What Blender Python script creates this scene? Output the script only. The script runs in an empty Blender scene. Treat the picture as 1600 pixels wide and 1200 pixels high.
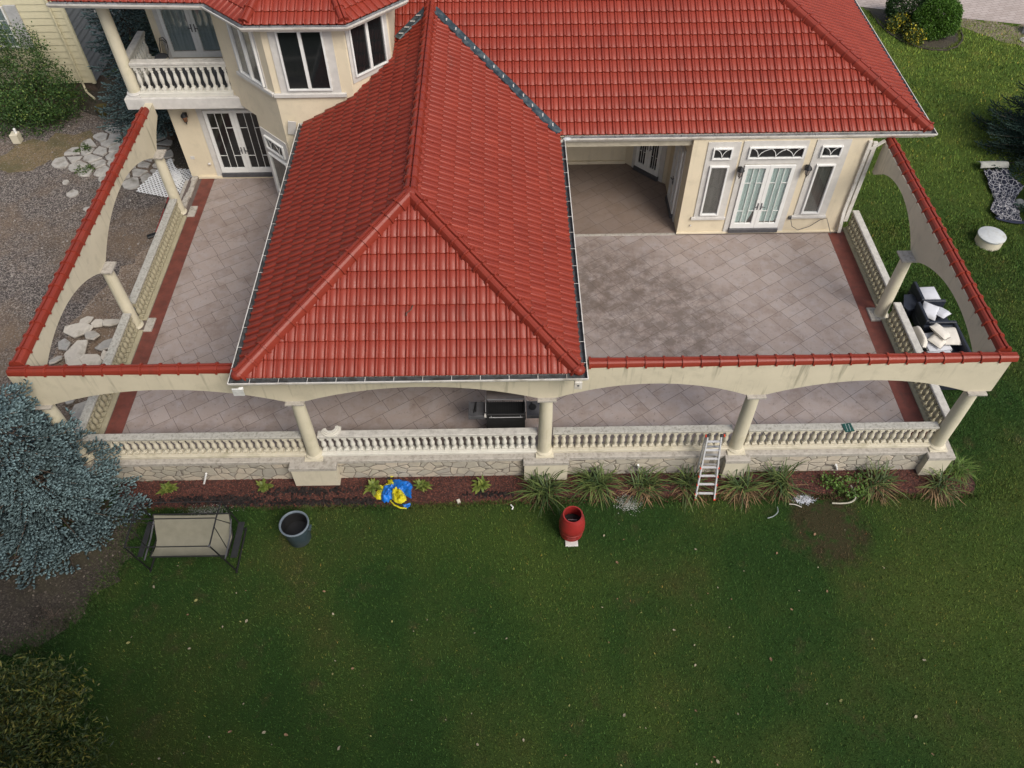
import bpy, bmesh, math, random
import numpy as np
from mathutils import Vector, Matrix, Euler
random.seed(7); RNG = np.random.default_rng(7)
scene = bpy.context.scene
COL = scene.collection
R = math.radians
G = -0.92                      # level of the garden; the patio floor is z = 0

# ------------------------------------------------------------------ camera
cam_d = bpy.data.cameras.new("camera"); cam = bpy.data.objects.new("camera", cam_d)
COL.objects.link(cam); scene.camera = cam
cam_d.sensor_fit = 'HORIZONTAL'; cam_d.sensor_width = 36.0
cam_d.lens = 1263.1/1600*36.0
cam_d.clip_start = 0.1; cam_d.clip_end = 2000
_p, _y, _r = R(50.269), R(-0.413), R(-0.524)
fwd = Vector((0, math.cos(_p), -math.sin(_p))); up = Vector((0, math.sin(_p), math.cos(_p))); rt = Vector((1, 0, 0))
rt2 = math.cos(_r)*rt + math.sin(_r)*up; up2 = -math.sin(_r)*rt + math.cos(_r)*up
M3 = Matrix((rt2, up2, -fwd)).transposed()
M3 = Matrix.Rotation(_y, 3, 'Z') @ M3
cam.matrix_world = Matrix.Translation((0, 0, 17.4)) @ M3.to_4x4()

# ------------------------------------------------------------------ world, sun, exposure
SUN_EL, SUN_AZ = R(46), R(143)   # azimuth clockwise from +Y (the house side)
world = bpy.data.worlds.new("World"); scene.world = world; world.use_nodes = True
wn = world.node_tree; wn.nodes.clear()
sky = wn.nodes.new('ShaderNodeTexSky'); sky.sky_type = 'NISHITA'; sky.sun_disc = False
sky.sun_elevation = SUN_EL; sky.sun_rotation = SUN_AZ
sky.air_density = 1.0; sky.dust_density = 3.0; sky.ozone_density = 1.0
hs = wn.nodes.new('ShaderNodeHueSaturation'); hs.inputs['Saturation'].default_value = 0.6
bg = wn.nodes.new('ShaderNodeBackground'); bg.inputs['Strength'].default_value = 0.10
wo = wn.nodes.new('ShaderNodeOutputWorld')
wn.links.new(sky.outputs[0], hs.inputs['Color']); wn.links.new(hs.outputs[0], bg.inputs[0]); wn.links.new(bg.outputs[0], wo.inputs[0])
sun_d = bpy.data.lights.new("sun", 'SUN'); sun_d.energy = 1.4; sun_d.angle = R(26); sun_d.color = (1.0, 0.93, 0.82)
sun = bpy.data.objects.new("sun", sun_d); COL.objects.link(sun)
sdir = Vector((math.sin(SUN_AZ)*math.cos(SUN_EL), math.cos(SUN_AZ)*math.cos(SUN_EL), math.sin(SUN_EL)))
sun.rotation_euler = sdir.to_track_quat('Z', 'Y').to_euler(); sun.location = sdir*60
scene.view_settings.view_transform = 'Standard'; scene.view_settings.look = 'None'
scene.view_settings.exposure = 0.72; scene.view_settings.gamma = 1.0
scene.render.engine = 'CYCLES'

# ------------------------------------------------------------------ materials
def new_mat(name):
    m = bpy.data.materials.new(name); m.use_nodes = True
    nt = m.node_tree; b = nt.nodes['Principled BSDF']
    return m, nt, b
def N(nt, t, **kw):
    n = nt.nodes.new(t)
    for k, v in kw.items():
        if k in n.inputs: n.inputs[k].default_value = v
        else: setattr(n, k, v)
    return n
def noise(nt, scale, detail=4, rough=0.55, vec=None, stretch=None):
    n = N(nt, 'ShaderNodeTexNoise', Scale=scale, Detail=detail, Roughness=rough)
    if vec is None:
        tc = N(nt, 'ShaderNodeTexCoord'); vec = tc.outputs['Object']
    if stretch:
        mp = N(nt, 'ShaderNodeMapping'); mp.inputs['Scale'].default_value = stretch
        nt.links.new(vec, mp.inputs[0]); vec = mp.outputs[0]
    nt.links.new(vec, n.inputs['Vector'])
    return n
def ramp(nt, src, stops):
    r = N(nt, 'ShaderNodeValToRGB'); e = r.color_ramp.elements
    while len(e) < len(stops): e.new(0.5)
    for i, (p, c) in enumerate(stops):
        e[i].position = p; e[i].color = c if len(c) == 4 else (*c, 1)
    nt.links.new(src, r.inputs[0]); return r
def mix(nt, a, b, f, mode='MIX'):
    m = N(nt, 'ShaderNodeMix', data_type='RGBA', blend_type=mode)
    for s, i in ((f, 0), (a, 6), (b, 7)):
        if isinstance(s, (int, float)): m.inputs[i].default_value = s
        elif isinstance(s, tuple): m.inputs[i].default_value = (*s, 1) if len(s) == 3 else s
        else: nt.links.new(s, m.inputs[i])
    return m.outputs[2]
def bump(nt, b, h, strength=0.3, dist=0.02):
    n = N(nt, 'ShaderNodeBump', Strength=strength, Distance=dist)
    nt.links.new(h, n.inputs['Height']); nt.links.new(n.outputs[0], b.inputs['Normal'])
W3 = (1, 1, 1)
def simple(name, c, rough=0.6, metal=0.0, var=0.15, scale=6, bumpv=0.0, bscale=60, spec=0.5, dirt=None, dscale=2.5):
    m, nt, b = new_mat(name)
    n = noise(nt, scale)
    lo = tuple(x*(1-var) for x in c); hi = tuple(min(1, x*(1+var)) for x in c)
    r = ramp(nt, n.outputs[0], [(0.3, lo), (0.7, hi)]); out = r.outputs[0]
    if dirt:
        d = noise(nt, dscale, 6, 0.65); dr = ramp(nt, d.outputs[0], [(0.5, (0, 0, 0)), (0.72, W3)])
        out = mix(nt, out, dirt, dr.outputs[0])
    nt.links.new(out, b.inputs['Base Color'])
    b.inputs['Roughness'].default_value = rough; b.inputs['Metallic'].default_value = metal
    b.inputs['Specular IOR Level'].default_value = spec
    if bumpv:
        h = noise(nt, bscale, 3); bump(nt, b, h.outputs[0], bumpv, 0.01)
    return m
MT = {}
# roof tiles: colour per tile from the attribute, glazed
def tile_mat(name, c1, c2, rough=0.3):
    m, nt, b = new_mat(name)
    a = N(nt, 'ShaderNodeAttribute', attribute_name='col')
    base = mix(nt, c1, c2, ramp(nt, a.outputs['Fac'], [(0, (0.0,)*3), (0.06, (0.25,)*3), (0.94, (0.72,)*3), (1, (1.0,)*3)]).outputs[0])
    n = noise(nt, 1.1, 5); base = mix(nt, base, tuple(x*0.72 for x in c1), ramp(nt, n.outputs[0], [(0.48, (0, 0, 0)), (0.75, (0.35, 0.35, 0.35))]).outputs[0])
    n2 = noise(nt, 30, 5, 0.7); base = mix(nt, base, tuple(min(1, x*1.25) for x in c2), ramp(nt, n2.outputs[0], [(0.55, (0, 0, 0)), (0.8, (0.35, 0.35, 0.35))]).outputs[0])
    nt.links.new(base, b.inputs['Base Color'])
    b.inputs['Roughness'].default_value = rough
    b.inputs['Specular IOR Level'].default_value = 0.30
    n7 = noise(nt, 1.0, 5, 0.7, stretch=(3.0, 0.5, 0.5)); base2 = mix(nt, base, (0.085, 0.030, 0.022), ramp(nt, n7.outputs[0], [(0.58, (0, 0, 0)), (0.78, (0.45,)*3)]).outputs[0]); nt.links.new(base2, b.inputs['Base Color'])
    rr = ramp(nt, n2.outputs[0], [(0.3, (rough*0.8,)*3), (0.7, (rough*1.5,)*3)]); nt.links.new(rr.outputs[0], b.inputs['Roughness'])
    bump(nt, b, n2.outputs[0], 0.12, 0.004)
    return m
MT['tile'] = tile_mat('roof_tile', (0.215, 0.029, 0.017), (0.275, 0.042, 0.024), 0.36)
MT['cap'] = tile_mat('ridge_tile', (0.205, 0.029, 0.017), (0.265, 0.042, 0.025), 0.36)
# stucco with rain streaks
def stucco(name, c, streak=0.0, dark=(0.20, 0.18, 0.12), dirt=0.25):
    m, nt, b = new_mat(name)
    n = noise(nt, 0.9, 5, 0.6); base = ramp(nt, n.outputs[0], [(0.3, tuple(x*0.90 for x in c)), (0.7, tuple(x*1.04 for x in c))]).outputs[0]
    d = noise(nt, 2.2, 6, 0.7); dm = ramp(nt, d.outputs[0], [(0.52, (0, 0, 0)), (0.8, (dirt,)*3)]).outputs[0]
    base = mix(nt, base, dark, dm)
    if streak:
        s = noise(nt, 1.0, 4, 0.6, stretch=(7.0, 7.0, 0.55))
        sm = ramp(nt, s.outputs[0], [(0.56, (0, 0, 0)), (0.72, (streak,)*3)]).outputs[0]
        s2 = noise(nt, 0.6, 2, 0.5); sm2 = ramp(nt, s2.outputs[0], [(0.4, (0, 0, 0)), (0.6, W3)]).outputs[0]
        k = mix(nt, sm, sm2, 1.0, 'MULTIPLY')
        base = mix(nt, base, dark, k)
    nt.links.new(base, b.inputs['Base Color']); b.inputs['Roughness'].default_value = 0.85
    h = noise(nt, 45, 4); bump(nt, b, h.outputs[0], 0.25, 0.006)
    return m
MT['stucco'] = stucco('cream_stucco', (0.70, 0.61, 0.45), 0.14)
MT['arcade'] = stucco('arcade_stucco', (0.60, 0.54, 0.41), 0.75, (0.17, 0.16, 0.11), 0.3)
MT['column'] = stucco('column_stucco', (0.60, 0.55, 0.42), 0.35, (0.27, 0.26, 0.09), 0.35)
MT['pedestal'] = stucco('pedestal_stucco', (0.60, 0.55, 0.43), 0.2, (0.22, 0.2, 0.13), 0.35)
MT['trim'] = simple('stone_trim', (0.56, 0.54, 0.51), 0.75, var=0.08, bumpv=0.12)
MT['white'] = simple('white_frame', (0.74, 0.74, 0.72), 0.4, var=0.04)
MT['whitegut'] = simple('white_gutter', (0.66, 0.63, 0.58), 0.4, var=0.08, dirt=(0.35, 0.31, 0.25), dscale=3)
MT['gutinl'] = simple('gutter_inside_pale', (0.23, 0.235, 0.245), 0.5, var=0.3, scale=5, dirt=(0.10, 0.095, 0.09), dscale=4)
MT['gutin'] = simple('gutter_inside', (0.085, 0.09, 0.095), 0.55, var=0.45, scale=5, dirt=(0.045, 0.035, 0.025), dscale=6)
MT['lead'] = simple('valley_metal', (0.055, 0.080, 0.095), 0.4, metal=0.4, var=0.5, scale=5, dirt=(0.15, 0.165, 0.155), dscale=5)
MT['soffit'] = simple('soffit', (0.40, 0.36, 0.28), 0.8)
def conc(name, c, dark, amount=0.9, scale=14):
    m, nt, b = new_mat(name)
    n = noise(nt, scale, 8, 0.75); base = ramp(nt, n.outputs[0], [(0.36, dark), (0.5, c), (0.75, tuple(min(1, x*1.25) for x in c))]).outputs[0]
    d = noise(nt, 2.3, 5, 0.7); base = mix(nt, base, tuple(x*1.3 for x in dark), ramp(nt, d.outputs[0], [(0.45, (0, 0, 0)), (0.7, (amount,)*3)]).outputs[0])
    nt.links.new(base, b.inputs['Base Color']); b.inputs['Roughness'].default_value = 0.9
    bump(nt, b, n.outputs[0], 0.35, 0.01); return m
MT['rail'] = conc('weathered_rail', (0.40, 0.385, 0.345), (0.22, 0.21, 0.18), 0.5)
MT['railclean'] = conc('pale_rail', (0.50, 0.48, 0.44), (0.38, 0.36, 0.33), 0.3, 6)
MT['ledge'] = conc('stone_ledge', (0.40, 0.37, 0.33), (0.24, 0.22, 0.19), 0.5, 9)
MT['baluster'] = stucco('baluster_cast', (0.56, 0.515, 0.41), 0.0, (0.20, 0.18, 0.10), 0.75)
MT['balwhite'] = stucco('baluster_white', (0.62, 0.60, 0.54), 0.0, (0.36, 0.34, 0.28), 0.3)
MT['baltan'] = stucco('baluster_olive', (0.36, 0.325, 0.225), 0.0, (0.17, 0.155, 0.10), 0.5)
# patio stones
m, nt, b = new_mat('stamped_concrete'); MT['patio'] = m
a = N(nt, 'ShaderNodeAttribute', attribute_name='col')
base = ramp(nt, a.outputs['Fac'], [(0.0, (0.285, 0.230, 0.205)), (0.5, (0.315, 0.258, 0.232)), (1.0, (0.345, 0.288, 0.262))]).outputs[0]
n1 = noise(nt, 2.6, 7, 0.68); base = mix(nt, base, (0.36, 0.325, 0.325), ramp(nt, n1.outputs[0], [(0.45, (0, 0, 0)), (0.75, (0.75,)*3)]).outputs[0])
n2 = noise(nt, 1.2, 8, 0.72); base = mix(nt, base, (0.185, 0.132, 0.105), ramp(nt, n2.outputs[0], [(0.50, (0, 0, 0)), (0.68, (0.6,)*3)]).outputs[0])
n4 = noise(nt, 7, 6, 0.75); base = mix(nt, base, (0.12, 0.088, 0.075), ramp(nt, n4.outputs[0], [(0.58, (0, 0, 0)), (0.68, (0.7,)*3)]).outputs[0])
# a big old water stain in the right-hand court and a darker brown tint over the covered part
tc = N(nt, 'ShaderNodeTexCoord'); mp = N(nt, 'ShaderNodeMapping'); mp.vector_type = 'TEXTURE'; mp.inputs['Location'].default_value = (4.1, 17.6, 0); mp.inputs['Rotation'].default_value = (0, 0, R(-40)); mp.inputs['Scale'].default_value = (4.8, 2.7, 1)
nt.links.new(tc.outputs['Object'], mp.inputs[0]); gr = N(nt, 'ShaderNodeTexGradient', gradient_type='SPHERICAL'); nt.links.new(mp.outputs[0], gr.inputs[0])
n3 = noise(nt, 2.2, 9, 0.78); st = mix(nt, ramp(nt, gr.outputs[0], [(0.0, (0, 0, 0)), (0.55, W3)]).outputs[0], ramp(nt, n3.outputs[0], [(0.38, (0, 0, 0)), (0.62, W3)]).outputs[0], 1.0, 'MULTIPLY'); stm = ramp(nt, st, [(0.06, (0, 0, 0)), (0.72, (0.68,)*3)]).outputs[0]
base = mix(nt, base, (0.10, 0.075, 0.06), stm)
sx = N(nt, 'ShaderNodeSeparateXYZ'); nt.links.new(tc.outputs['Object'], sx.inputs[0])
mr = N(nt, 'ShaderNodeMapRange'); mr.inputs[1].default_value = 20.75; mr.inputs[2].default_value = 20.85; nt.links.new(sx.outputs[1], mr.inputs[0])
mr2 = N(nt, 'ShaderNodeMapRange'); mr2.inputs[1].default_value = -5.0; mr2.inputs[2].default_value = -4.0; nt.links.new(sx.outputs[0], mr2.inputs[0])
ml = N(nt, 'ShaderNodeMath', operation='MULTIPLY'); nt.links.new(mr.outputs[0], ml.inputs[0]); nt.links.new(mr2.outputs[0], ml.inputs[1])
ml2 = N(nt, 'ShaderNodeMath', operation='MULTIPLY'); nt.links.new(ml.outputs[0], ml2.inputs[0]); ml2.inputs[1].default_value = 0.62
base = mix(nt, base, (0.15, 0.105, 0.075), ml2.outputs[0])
nt.links.new(base, b.inputs['Base Color']); b.inputs['Roughness'].default_value = 0.6
bump(nt, b, n1.outputs[0], 0.3, 0.02)
MT['grout'] = simple('patio_joint', (0.125, 0.096, 0.086), 0.9)
MT['band'] = simple('red_concrete', (0.15, 0.042, 0.030), 0.65, var=0.25, scale=3, dirt=(0.10, 0.035, 0.028), dscale=4)
# flagstone veneer: irregular voronoi stones
m, nt, b = new_mat('stone_veneer'); MT['veneer'] = m
tc = N(nt, 'ShaderNodeTexCoord'); mp = N(nt, 'ShaderNodeMapping'); mp.inputs['Scale'].default_value = (1.0, 0.0, 1.35); nt.links.new(tc.outputs['Object'], mp.inputs[0])
nv = noise(nt, 2.0, 2, 0.5, vec=mp.outputs[0]); vv = mix(nt, mp.outputs[0], nv.outputs['Color'], 0.12)
v1 = N(nt, 'ShaderNodeTexVoronoi', feature='F1', Scale=3.4); v2 = N(nt, 'ShaderNodeTexVoronoi', feature='DISTANCE_TO_EDGE', Scale=3.4)
nt.links.new(vv, v1.inputs['Vector']); nt.links.new(vv, v2.inputs['Vector'])
sp = N(nt, 'ShaderNodeSeparateColor'); nt.links.new(v1.outputs['Color'], sp.inputs[0])
base = ramp(nt, sp.outputs[0], [(0, (0.36, 0.335, 0.29)), (0.5, (0.45, 0.41, 0.33)), (1, (0.52, 0.45, 0.36))]).outputs[0]
nb = noise(nt, 5, 6, 0.7); base = mix(nt, base, (0.27, 0.25, 0.22), ramp(nt, nb.outputs[0], [(0.45, (0, 0, 0)), (0.75, (0.6,)*3)]).outputs[0])
ed = ramp(nt, v2.outputs['Distance'], [(0.012, W3), (0.032, (0, 0, 0))])
base = mix(nt, base, (0.18, 0.155, 0.13), ed.outputs[0]); nt.links.new(base, b.inputs['Base Color']); b.inputs['Roughness'].default_value = 0.85
he = ramp(nt, v2.outputs['Distance'], [(0.0, (0, 0, 0)), (0.07, W3)]); bump(nt, b, he.outputs[0], 0.8, 0.02)
# grass colour shared by the sheet and the blades
def grass_col(nt, fac_attr=None):
    n = noise(nt, 0.35, 5, 0.6); c = ramp(nt, n.outputs[0], [(0.25, (0.021, 0.052, 0.013)), (0.44, (0.029, 0.066, 0.015)), (0.56, (0.045, 0.076, 0.018)), (0.72, (0.066, 0.072, 0.023))]).outputs[0]
    n2 = noise(nt, 1.5, 6, 0.7); c = mix(nt, c, (0.080, 0.068, 0.034), ramp(nt, n2.outputs[0], [(0.57, (0, 0, 0)), (0.74, (0.75,)*3)]).outputs[0])
    n3 = noise(nt, 0.18, 2, 0.5); c = mix(nt, c, (0.076, 0.118, 0.022), ramp(nt, n3.outputs[0], [(0.46, (0, 0, 0)), (0.66, (0.55,)*3)]).outputs[0])
    # the paler grass at the side of the house
    tc = N(nt, 'ShaderNodeTexCoord'); sx = N(nt, 'ShaderNodeSeparateXYZ'); nt.links.new(tc.outputs['Object'], sx.inputs[0])
    mr = N(nt, 'ShaderNodeMapRange', interpolation_type='SMOOTHSTEP'); mr.inputs[1].default_value = 15; mr.inputs[2].default_value = 38; nt.links.new(sx.outputs[1], mr.inputs[0])
    n6 = noise(nt, 0.9, 5, 0.7); pg = ramp(nt, n6.outputs[0], [(0.35, (0.085, 0.140, 0.026)), (0.6, (0.13, 0.180, 0.034)), (0.8, (0.18, 0.18, 0.055))]).outputs[0]; c = mix(nt, c, pg, mr.outputs[0])
    # the scorched patch by the bed
    mp = N(nt, 'ShaderNodeMapping'); mp.inputs['Location'].default_value = (-8.2*0.85, -10.4*0.62, 0); mp.inputs['Scale'].default_value = (0.85, 0.62, 0)
    nt.links.new(tc.outputs['Object'], mp.inputs[0]); g = N(nt, 'ShaderNodeTexGradient', gradient_type='SPHERICAL'); nt.links.new(mp.outputs[0], g.inputs[0])
    n4 = noise(nt, 1.7, 6, 0.75); gg = mix(nt, g.outputs[0], ramp(nt, n4.outputs[0], [(0.38, (0, 0, 0)), (0.62, W3)]).outputs[0], 1.0, 'MULTIPLY')
    c = mix(nt, c, (0.060, 0.042, 0.026), ramp(nt, gg, [(0.03, (0, 0, 0)), (0.26, (0.9,)*3)]).outputs[0])
    return c
m, nt, b = new_mat('lawn'); MT['lawn'] = m
c = grass_col(nt); f = noise(nt, 38, 5, 0.8); c = mix(nt, c, (0.016, 0.030, 0.008), ramp(nt, f.outputs[0], [(0.40, (0.8,)*3), (0.56, (0, 0, 0))]).outputs[0])
nt.links.new(c, b.inputs['Base Color']); b.inputs['Roughness'].default_value = 1.0; b.inputs['Specular IOR Level'].default_value = 0.1; bump(nt, b, f.outputs[0], 0.9, 0.04)
m, nt, b = new_mat('grass_blades'); MT['blade'] = m
c = grass_col(nt); a = N(nt, 'ShaderNodeAttribute', attribute_name='col'); c = mix(nt, c, a.outputs['Color'], 1.0, 'MULTIPLY')
nt.links.new(c, b.inputs['Base Color']); b.inputs['Roughness'].default_value = 0.75; b.inputs['Specular IOR Level'].default_value = 0.2
# gravel and bare soil
def ground_mat(name, stops, big, bigc, fs=55, bmp=0.6):
    m, nt, b = new_mat(name)
    v = N(nt, 'ShaderNodeTexVoronoi', feature='F1', Scale=fs*0.55); tc = N(nt, 'ShaderNodeTexCoord'); nt.links.new(tc.outputs['Object'], v.inputs['Vector'])
    sp = N(nt, 'ShaderNodeSeparateColor'); nt.links.new(v.outputs['Color'], sp.inputs[0])
    n = noise(nt, fs*0.3, 6, 0.8); k = mix(nt, sp.outputs[0], n.outputs[0], 0.55)
    base = ramp(nt, k, stops).outputs[0]
    n2 = noise(nt, big, 6, 0.65); base = mix(nt, base, bigc, ramp(nt, n2.outputs[0], [(0.44, (0, 0, 0)), (0.62, (0.8,)*3)]).outputs[0])
    n3 = noise(nt, big*2.4, 6, 0.7); base = mix(nt, base, tuple(x*0.5 for x in bigc), ramp(nt, n3.outputs[0], [(0.55, (0, 0, 0)), (0.7, (0.55,)*3)]).outputs[0])
    nt.links.new(base, b.inputs['Base Color']); b.inputs['Roughness'].default_value = 0.95
    bump(nt, b, k, bmp, 0.03); return m
MT['gravel'] = ground_mat('gravel', [(0.3, (0.032, 0.027, 0.025)), (0.46, (0.085, 0.072, 0.067)), (0.58, (0.145, 0.122, 0.112)), (0.72, (0.32, 0.28, 0.25))], 0.3, (0.17, 0.118, 0.078))
MT['soil'] = ground_mat('bare_soil', [(0.3, (0.026, 0.021, 0.016)), (0.6, (0.050, 0.040, 0.031)), (0.85, (0.12, 0.10, 0.082))], 0.8, (0.060, 0.052, 0.03))
MT['mulch'] = ground_mat('mulch', [(0.3, (0.028, 0.012, 0.010)), (0.55, (0.062, 0.024, 0.019)), (0.8, (0.13, 0.055, 0.043))], 0.9, (0.048, 0.018, 0.014), 40)
m, nt, b = new_mat('drive_pavers'); MT['paver'] = m
tc = N(nt, 'ShaderNodeTexCoord'); mp = N(nt, 'ShaderNodeMapping'); mp.inputs['Rotation'].default_value = (0, 0, R(-14)); nt.links.new(tc.outputs['Object'], mp.inputs[0])
br = N(nt, 'ShaderNodeTexBrick', Scale=1.0); br.inputs['Color1'].default_value = (0.46, 0.39, 0.36, 1); br.inputs['Color2'].default_value = (0.40, 0.33, 0.30, 1); br.inputs['Mortar'].default_value = (0.22, 0.18, 0.16, 1)
br.inputs['Mortar Size'].default_value = 0.012; br.inputs['Brick Width'].default_value = 0.42; br.inputs['Row Height'].default_value = 0.2
nt.links.new(mp.outputs[0], br.inputs['Vector']); n = noise(nt, 1.5, 6, 0.7)
c = mix(nt, br.outputs[0], (0.30, 0.25, 0.22), ramp(nt, n.outputs[0], [(0.45, (0, 0, 0)), (0.75, (0.6,)*3)]).outputs[0]); nt.links.new(c, b.inputs['Base Color']); b.inputs['Roughness'].default_value = 0.85
# leaves: colour from attribute
def leaf_mat(name, rough=0.55, spec=0.35, trans=0.0):
    m, nt, b = new_mat(name); a = N(nt, 'ShaderNodeAttribute', attribute_name='col')
    nt.links.new(a.outputs['Color'], b.inputs['Base Color']); b.inputs['Roughness'].default_value = rough; b.inputs['Specular IOR Level'].default_value = spec
    return m
MT['leaf'] = leaf_mat('foliage'); MT['needle'] = leaf_mat('needles', 0.7, 0.25); MT['rockcol'] = leaf_mat('small_stones', 0.9, 0.3)
MT['bark'] = simple('bark', (0.09, 0.065, 0.05), 0.95, var=0.4, scale=10, bumpv=0.5, bscale=20)
m, nt, b = new_mat('dark_glass'); MT['glass'] = m
b.inputs['Base Color'].default_value = (0.012, 0.014, 0.015, 1); b.inputs['Roughness'].default_value = 0.06; b.inputs['Specular IOR Level'].default_value = 0.6
n = noise(nt, 0.9, 3); bump(nt, b, n.outputs[0], 0.04, 0.05)
m, nt, b = new_mat('clear_pane'); MT['pane'] = m
b.inputs['Base Color'].default_value = (0.9, 0.95, 0.95, 1); b.inputs['Roughness'].default_value = 0.03; b.inputs['Transmission Weight'].default_value = 1.0; b.inputs['IOR'].default_value = 1.2
def curtain(name, c1, c2, sc=9):
    m, nt, b = new_mat(name); n = noise(nt, 1.0, 3, 0.6, stretch=(sc, sc, 0.35)); r = ramp(nt, n.outputs[0], [(0.35, c1), (0.65, c2)])
    nt.links.new(r.outputs[0], b.inputs['Base Color']); b.inputs['Roughness'].default_value = 0.8; bump(nt, b, n.outputs[0], 0.4, 0.05); return m
MT['curtain'] = curtain('sheer_curtain', (0.30, 0.42, 0.40), (0.44, 0.56, 0.53))
MT['curtaing'] = curtain('grey_curtain', (0.045, 0.052, 0.046), (0.085, 0.09, 0.08))
MT['curtainb'] = curtain('pale_curtain', (0.15, 0.21, 0.22), (0.24, 0.30, 0.31))
MT['inside'] = simple('dark_interior', (0.012, 0.012, 0.012), 0.9)
MT['black'] = simple('black_metal', (0.010, 0.010, 0.011), 0.55, var=0.3)
MT['blackp'] = simple('black_fabric', (0.014, 0.015, 0.017), 0.85, var=0.3)
MT['steel'] = simple('brushed_metal', (0.40, 0.40, 0.41), 0.35, metal=0.35, var=0.15)
MT['greym'] = simple('grey_enamel', (0.075, 0.075, 0.082), 0.45, var=0.25)
MT['brownm'] = simple('lid_enamel', (0.065, 0.050, 0.045), 0.4, var=0.2)
MT['red'] = simple('red_plastic', (0.30, 0.022, 0.020), 0.5, var=0.15, scale=3, dirt=(0.16, 0.03, 0.03))
MT['orange'] = simple('orange_plastic', (0.75, 0.06, 0.02), 0.5)
MT['bluegrey'] = simple('blue_grey_plastic', (0.040, 0.062, 0.078), 0.45, var=0.15, dirt=(0.07, 0.08, 0.08))
MT['blue'] = simple('blue_nylon', (0.005, 0.15, 0.58), 0.45, var=0.2, scale=9, bumpv=0.5, bscale=12)
MT['yellow'] = simple('yellow_nylon', (0.60, 0.53, 0.02), 0.45, var=0.25, scale=12, bumpv=0.6, bscale=14)
MT['beige'] = simple('beige_sling', (0.20, 0.19, 0.145), 0.85, var=0.08, bumpv=0.1, bscale=90)
MT['lightcush'] = simple('grey_cushion', (0.52, 0.53, 0.57), 0.9, var=0.06)
MT['cream'] = simple('cream_pillow', (0.62, 0.58, 0.52), 0.9, var=0.08)
MT['piping'] = simple('dark_piping', (0.06, 0.06, 0.06), 0.8)
MT['wicker'] = simple('dark_wicker', (0.016, 0.020, 0.032), 0.55, var=0.5, scale=40, bumpv=0.6, bscale=70)
MT['latt'] = simple('lattice_vinyl', (0.80, 0.80, 0.80), 0.45, var=0.03)
MT['slab'] = simple('pale_slab', (0.52, 0.48, 0.42), 0.8, var=0.15, scale=3, bumpv=0.3, bscale=20, dirt=(0.28, 0.25, 0.2))
MT['flag'] = simple('flagstone', (0.42, 0.40, 0.37), 0.85, var=0.2, scale=4, bumpv=0.4, bscale=15, dirt=(0.19, 0.17, 0.14))
MT['siding'] = simple('cream_siding', (0.60, 0.55, 0.38), 0.6, var=0.04)
MT['sidingg'] = simple('grey_siding', (0.155, 0.165, 0.185), 0.6, var=0.06)
MT['shutter'] = simple('grey_shutter', (0.42, 0.42, 0.42), 0.6)
MT['shingle'] = simple('shingle', (0.07, 0.065, 0.06), 0.9, var=0.4, scale=20)
MT['lid'] = simple('concrete_lid', (0.50, 0.52, 0.53), 0.8, var=0.1, scale=3, dirt=(0.36, 0.34, 0.28))
MT['boulder'] = simple('boulder', (0.36, 0.33, 0.32), 0.9, var=0.3, scale=3, bumpv=0.6, bscale=8)
MT['greentile'] = simple('green_tile', (0.015, 0.07, 0.055), 0.3, var=0.4, scale=14)
MT['white_pipe'] = simple('white_pipe', (0.78, 0.78, 0.77), 0.4)
MT['darkfab'] = simple('weed_fabric', (0.010, 0.009, 0.010), 0.9, var=0.5, scale=8, bumpv=0.8, bscale=12)
MT['powder'] = simple('white_powder', (0.62, 0.64, 0.68), 0.95, var=0.3, scale=20, bumpv=0.5, bscale=40)
m, nt, b = new_mat('net_rug'); MT['rug'] = m
tc = N(nt, 'ShaderNodeTexCoord'); v = N(nt, 'ShaderNodeTexVoronoi', feature='DISTANCE_TO_EDGE', Scale=8.0); nt.links.new(tc.outputs['UV'], v.inputs['Vector'])
c = ramp(nt, v.outputs['Distance'], [(0.05, (0.40, 0.39, 0.40)), (0.075, (0.018, 0.020, 0.038))]); nt.links.new(c.outputs[0], b.inputs['Base Color']); b.inputs['Roughness'].default_value = 0.9
MT['rugback'] = simple('rug_border', (0.34, 0.34, 0.31), 0.9); MT['rugnavy'] = simple('rug_navy', (0.018, 0.022, 0.045), 0.9)
MT['pot'] = simple('old_pot', (0.08, 0.065, 0.015), 0.7); MT['terracotta'] = simple('terracotta', (0.2, 0.08, 0.04), 0.8)
MT['amber'] = simple('amber_glass', (0.30, 0.13, 0.06), 0.15, var=0.3)
MT['lampglass'] = simple('lamp_glass', (0.35, 0.31, 0.28), 0.12, var=0.2)
m = MT['pane']; nt = m.node_tree; nt.nodes.clear()
o_ = N(nt, 'ShaderNodeOutputMaterial'); t_ = N(nt, 'ShaderNodeBsdfTransparent'); g_ = N(nt, 'ShaderNodeBsdfGlossy', Roughness=0.04); x_ = N(nt, 'ShaderNodeMixShader'); x_.inputs[0].default_value = 0.10
nt.links.new(t_.outputs[0], x_.inputs[1]); nt.links.new(g_.outputs[0], x_.inputs[2]); nt.links.new(x_.outputs[0], o_.inputs[0])

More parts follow.
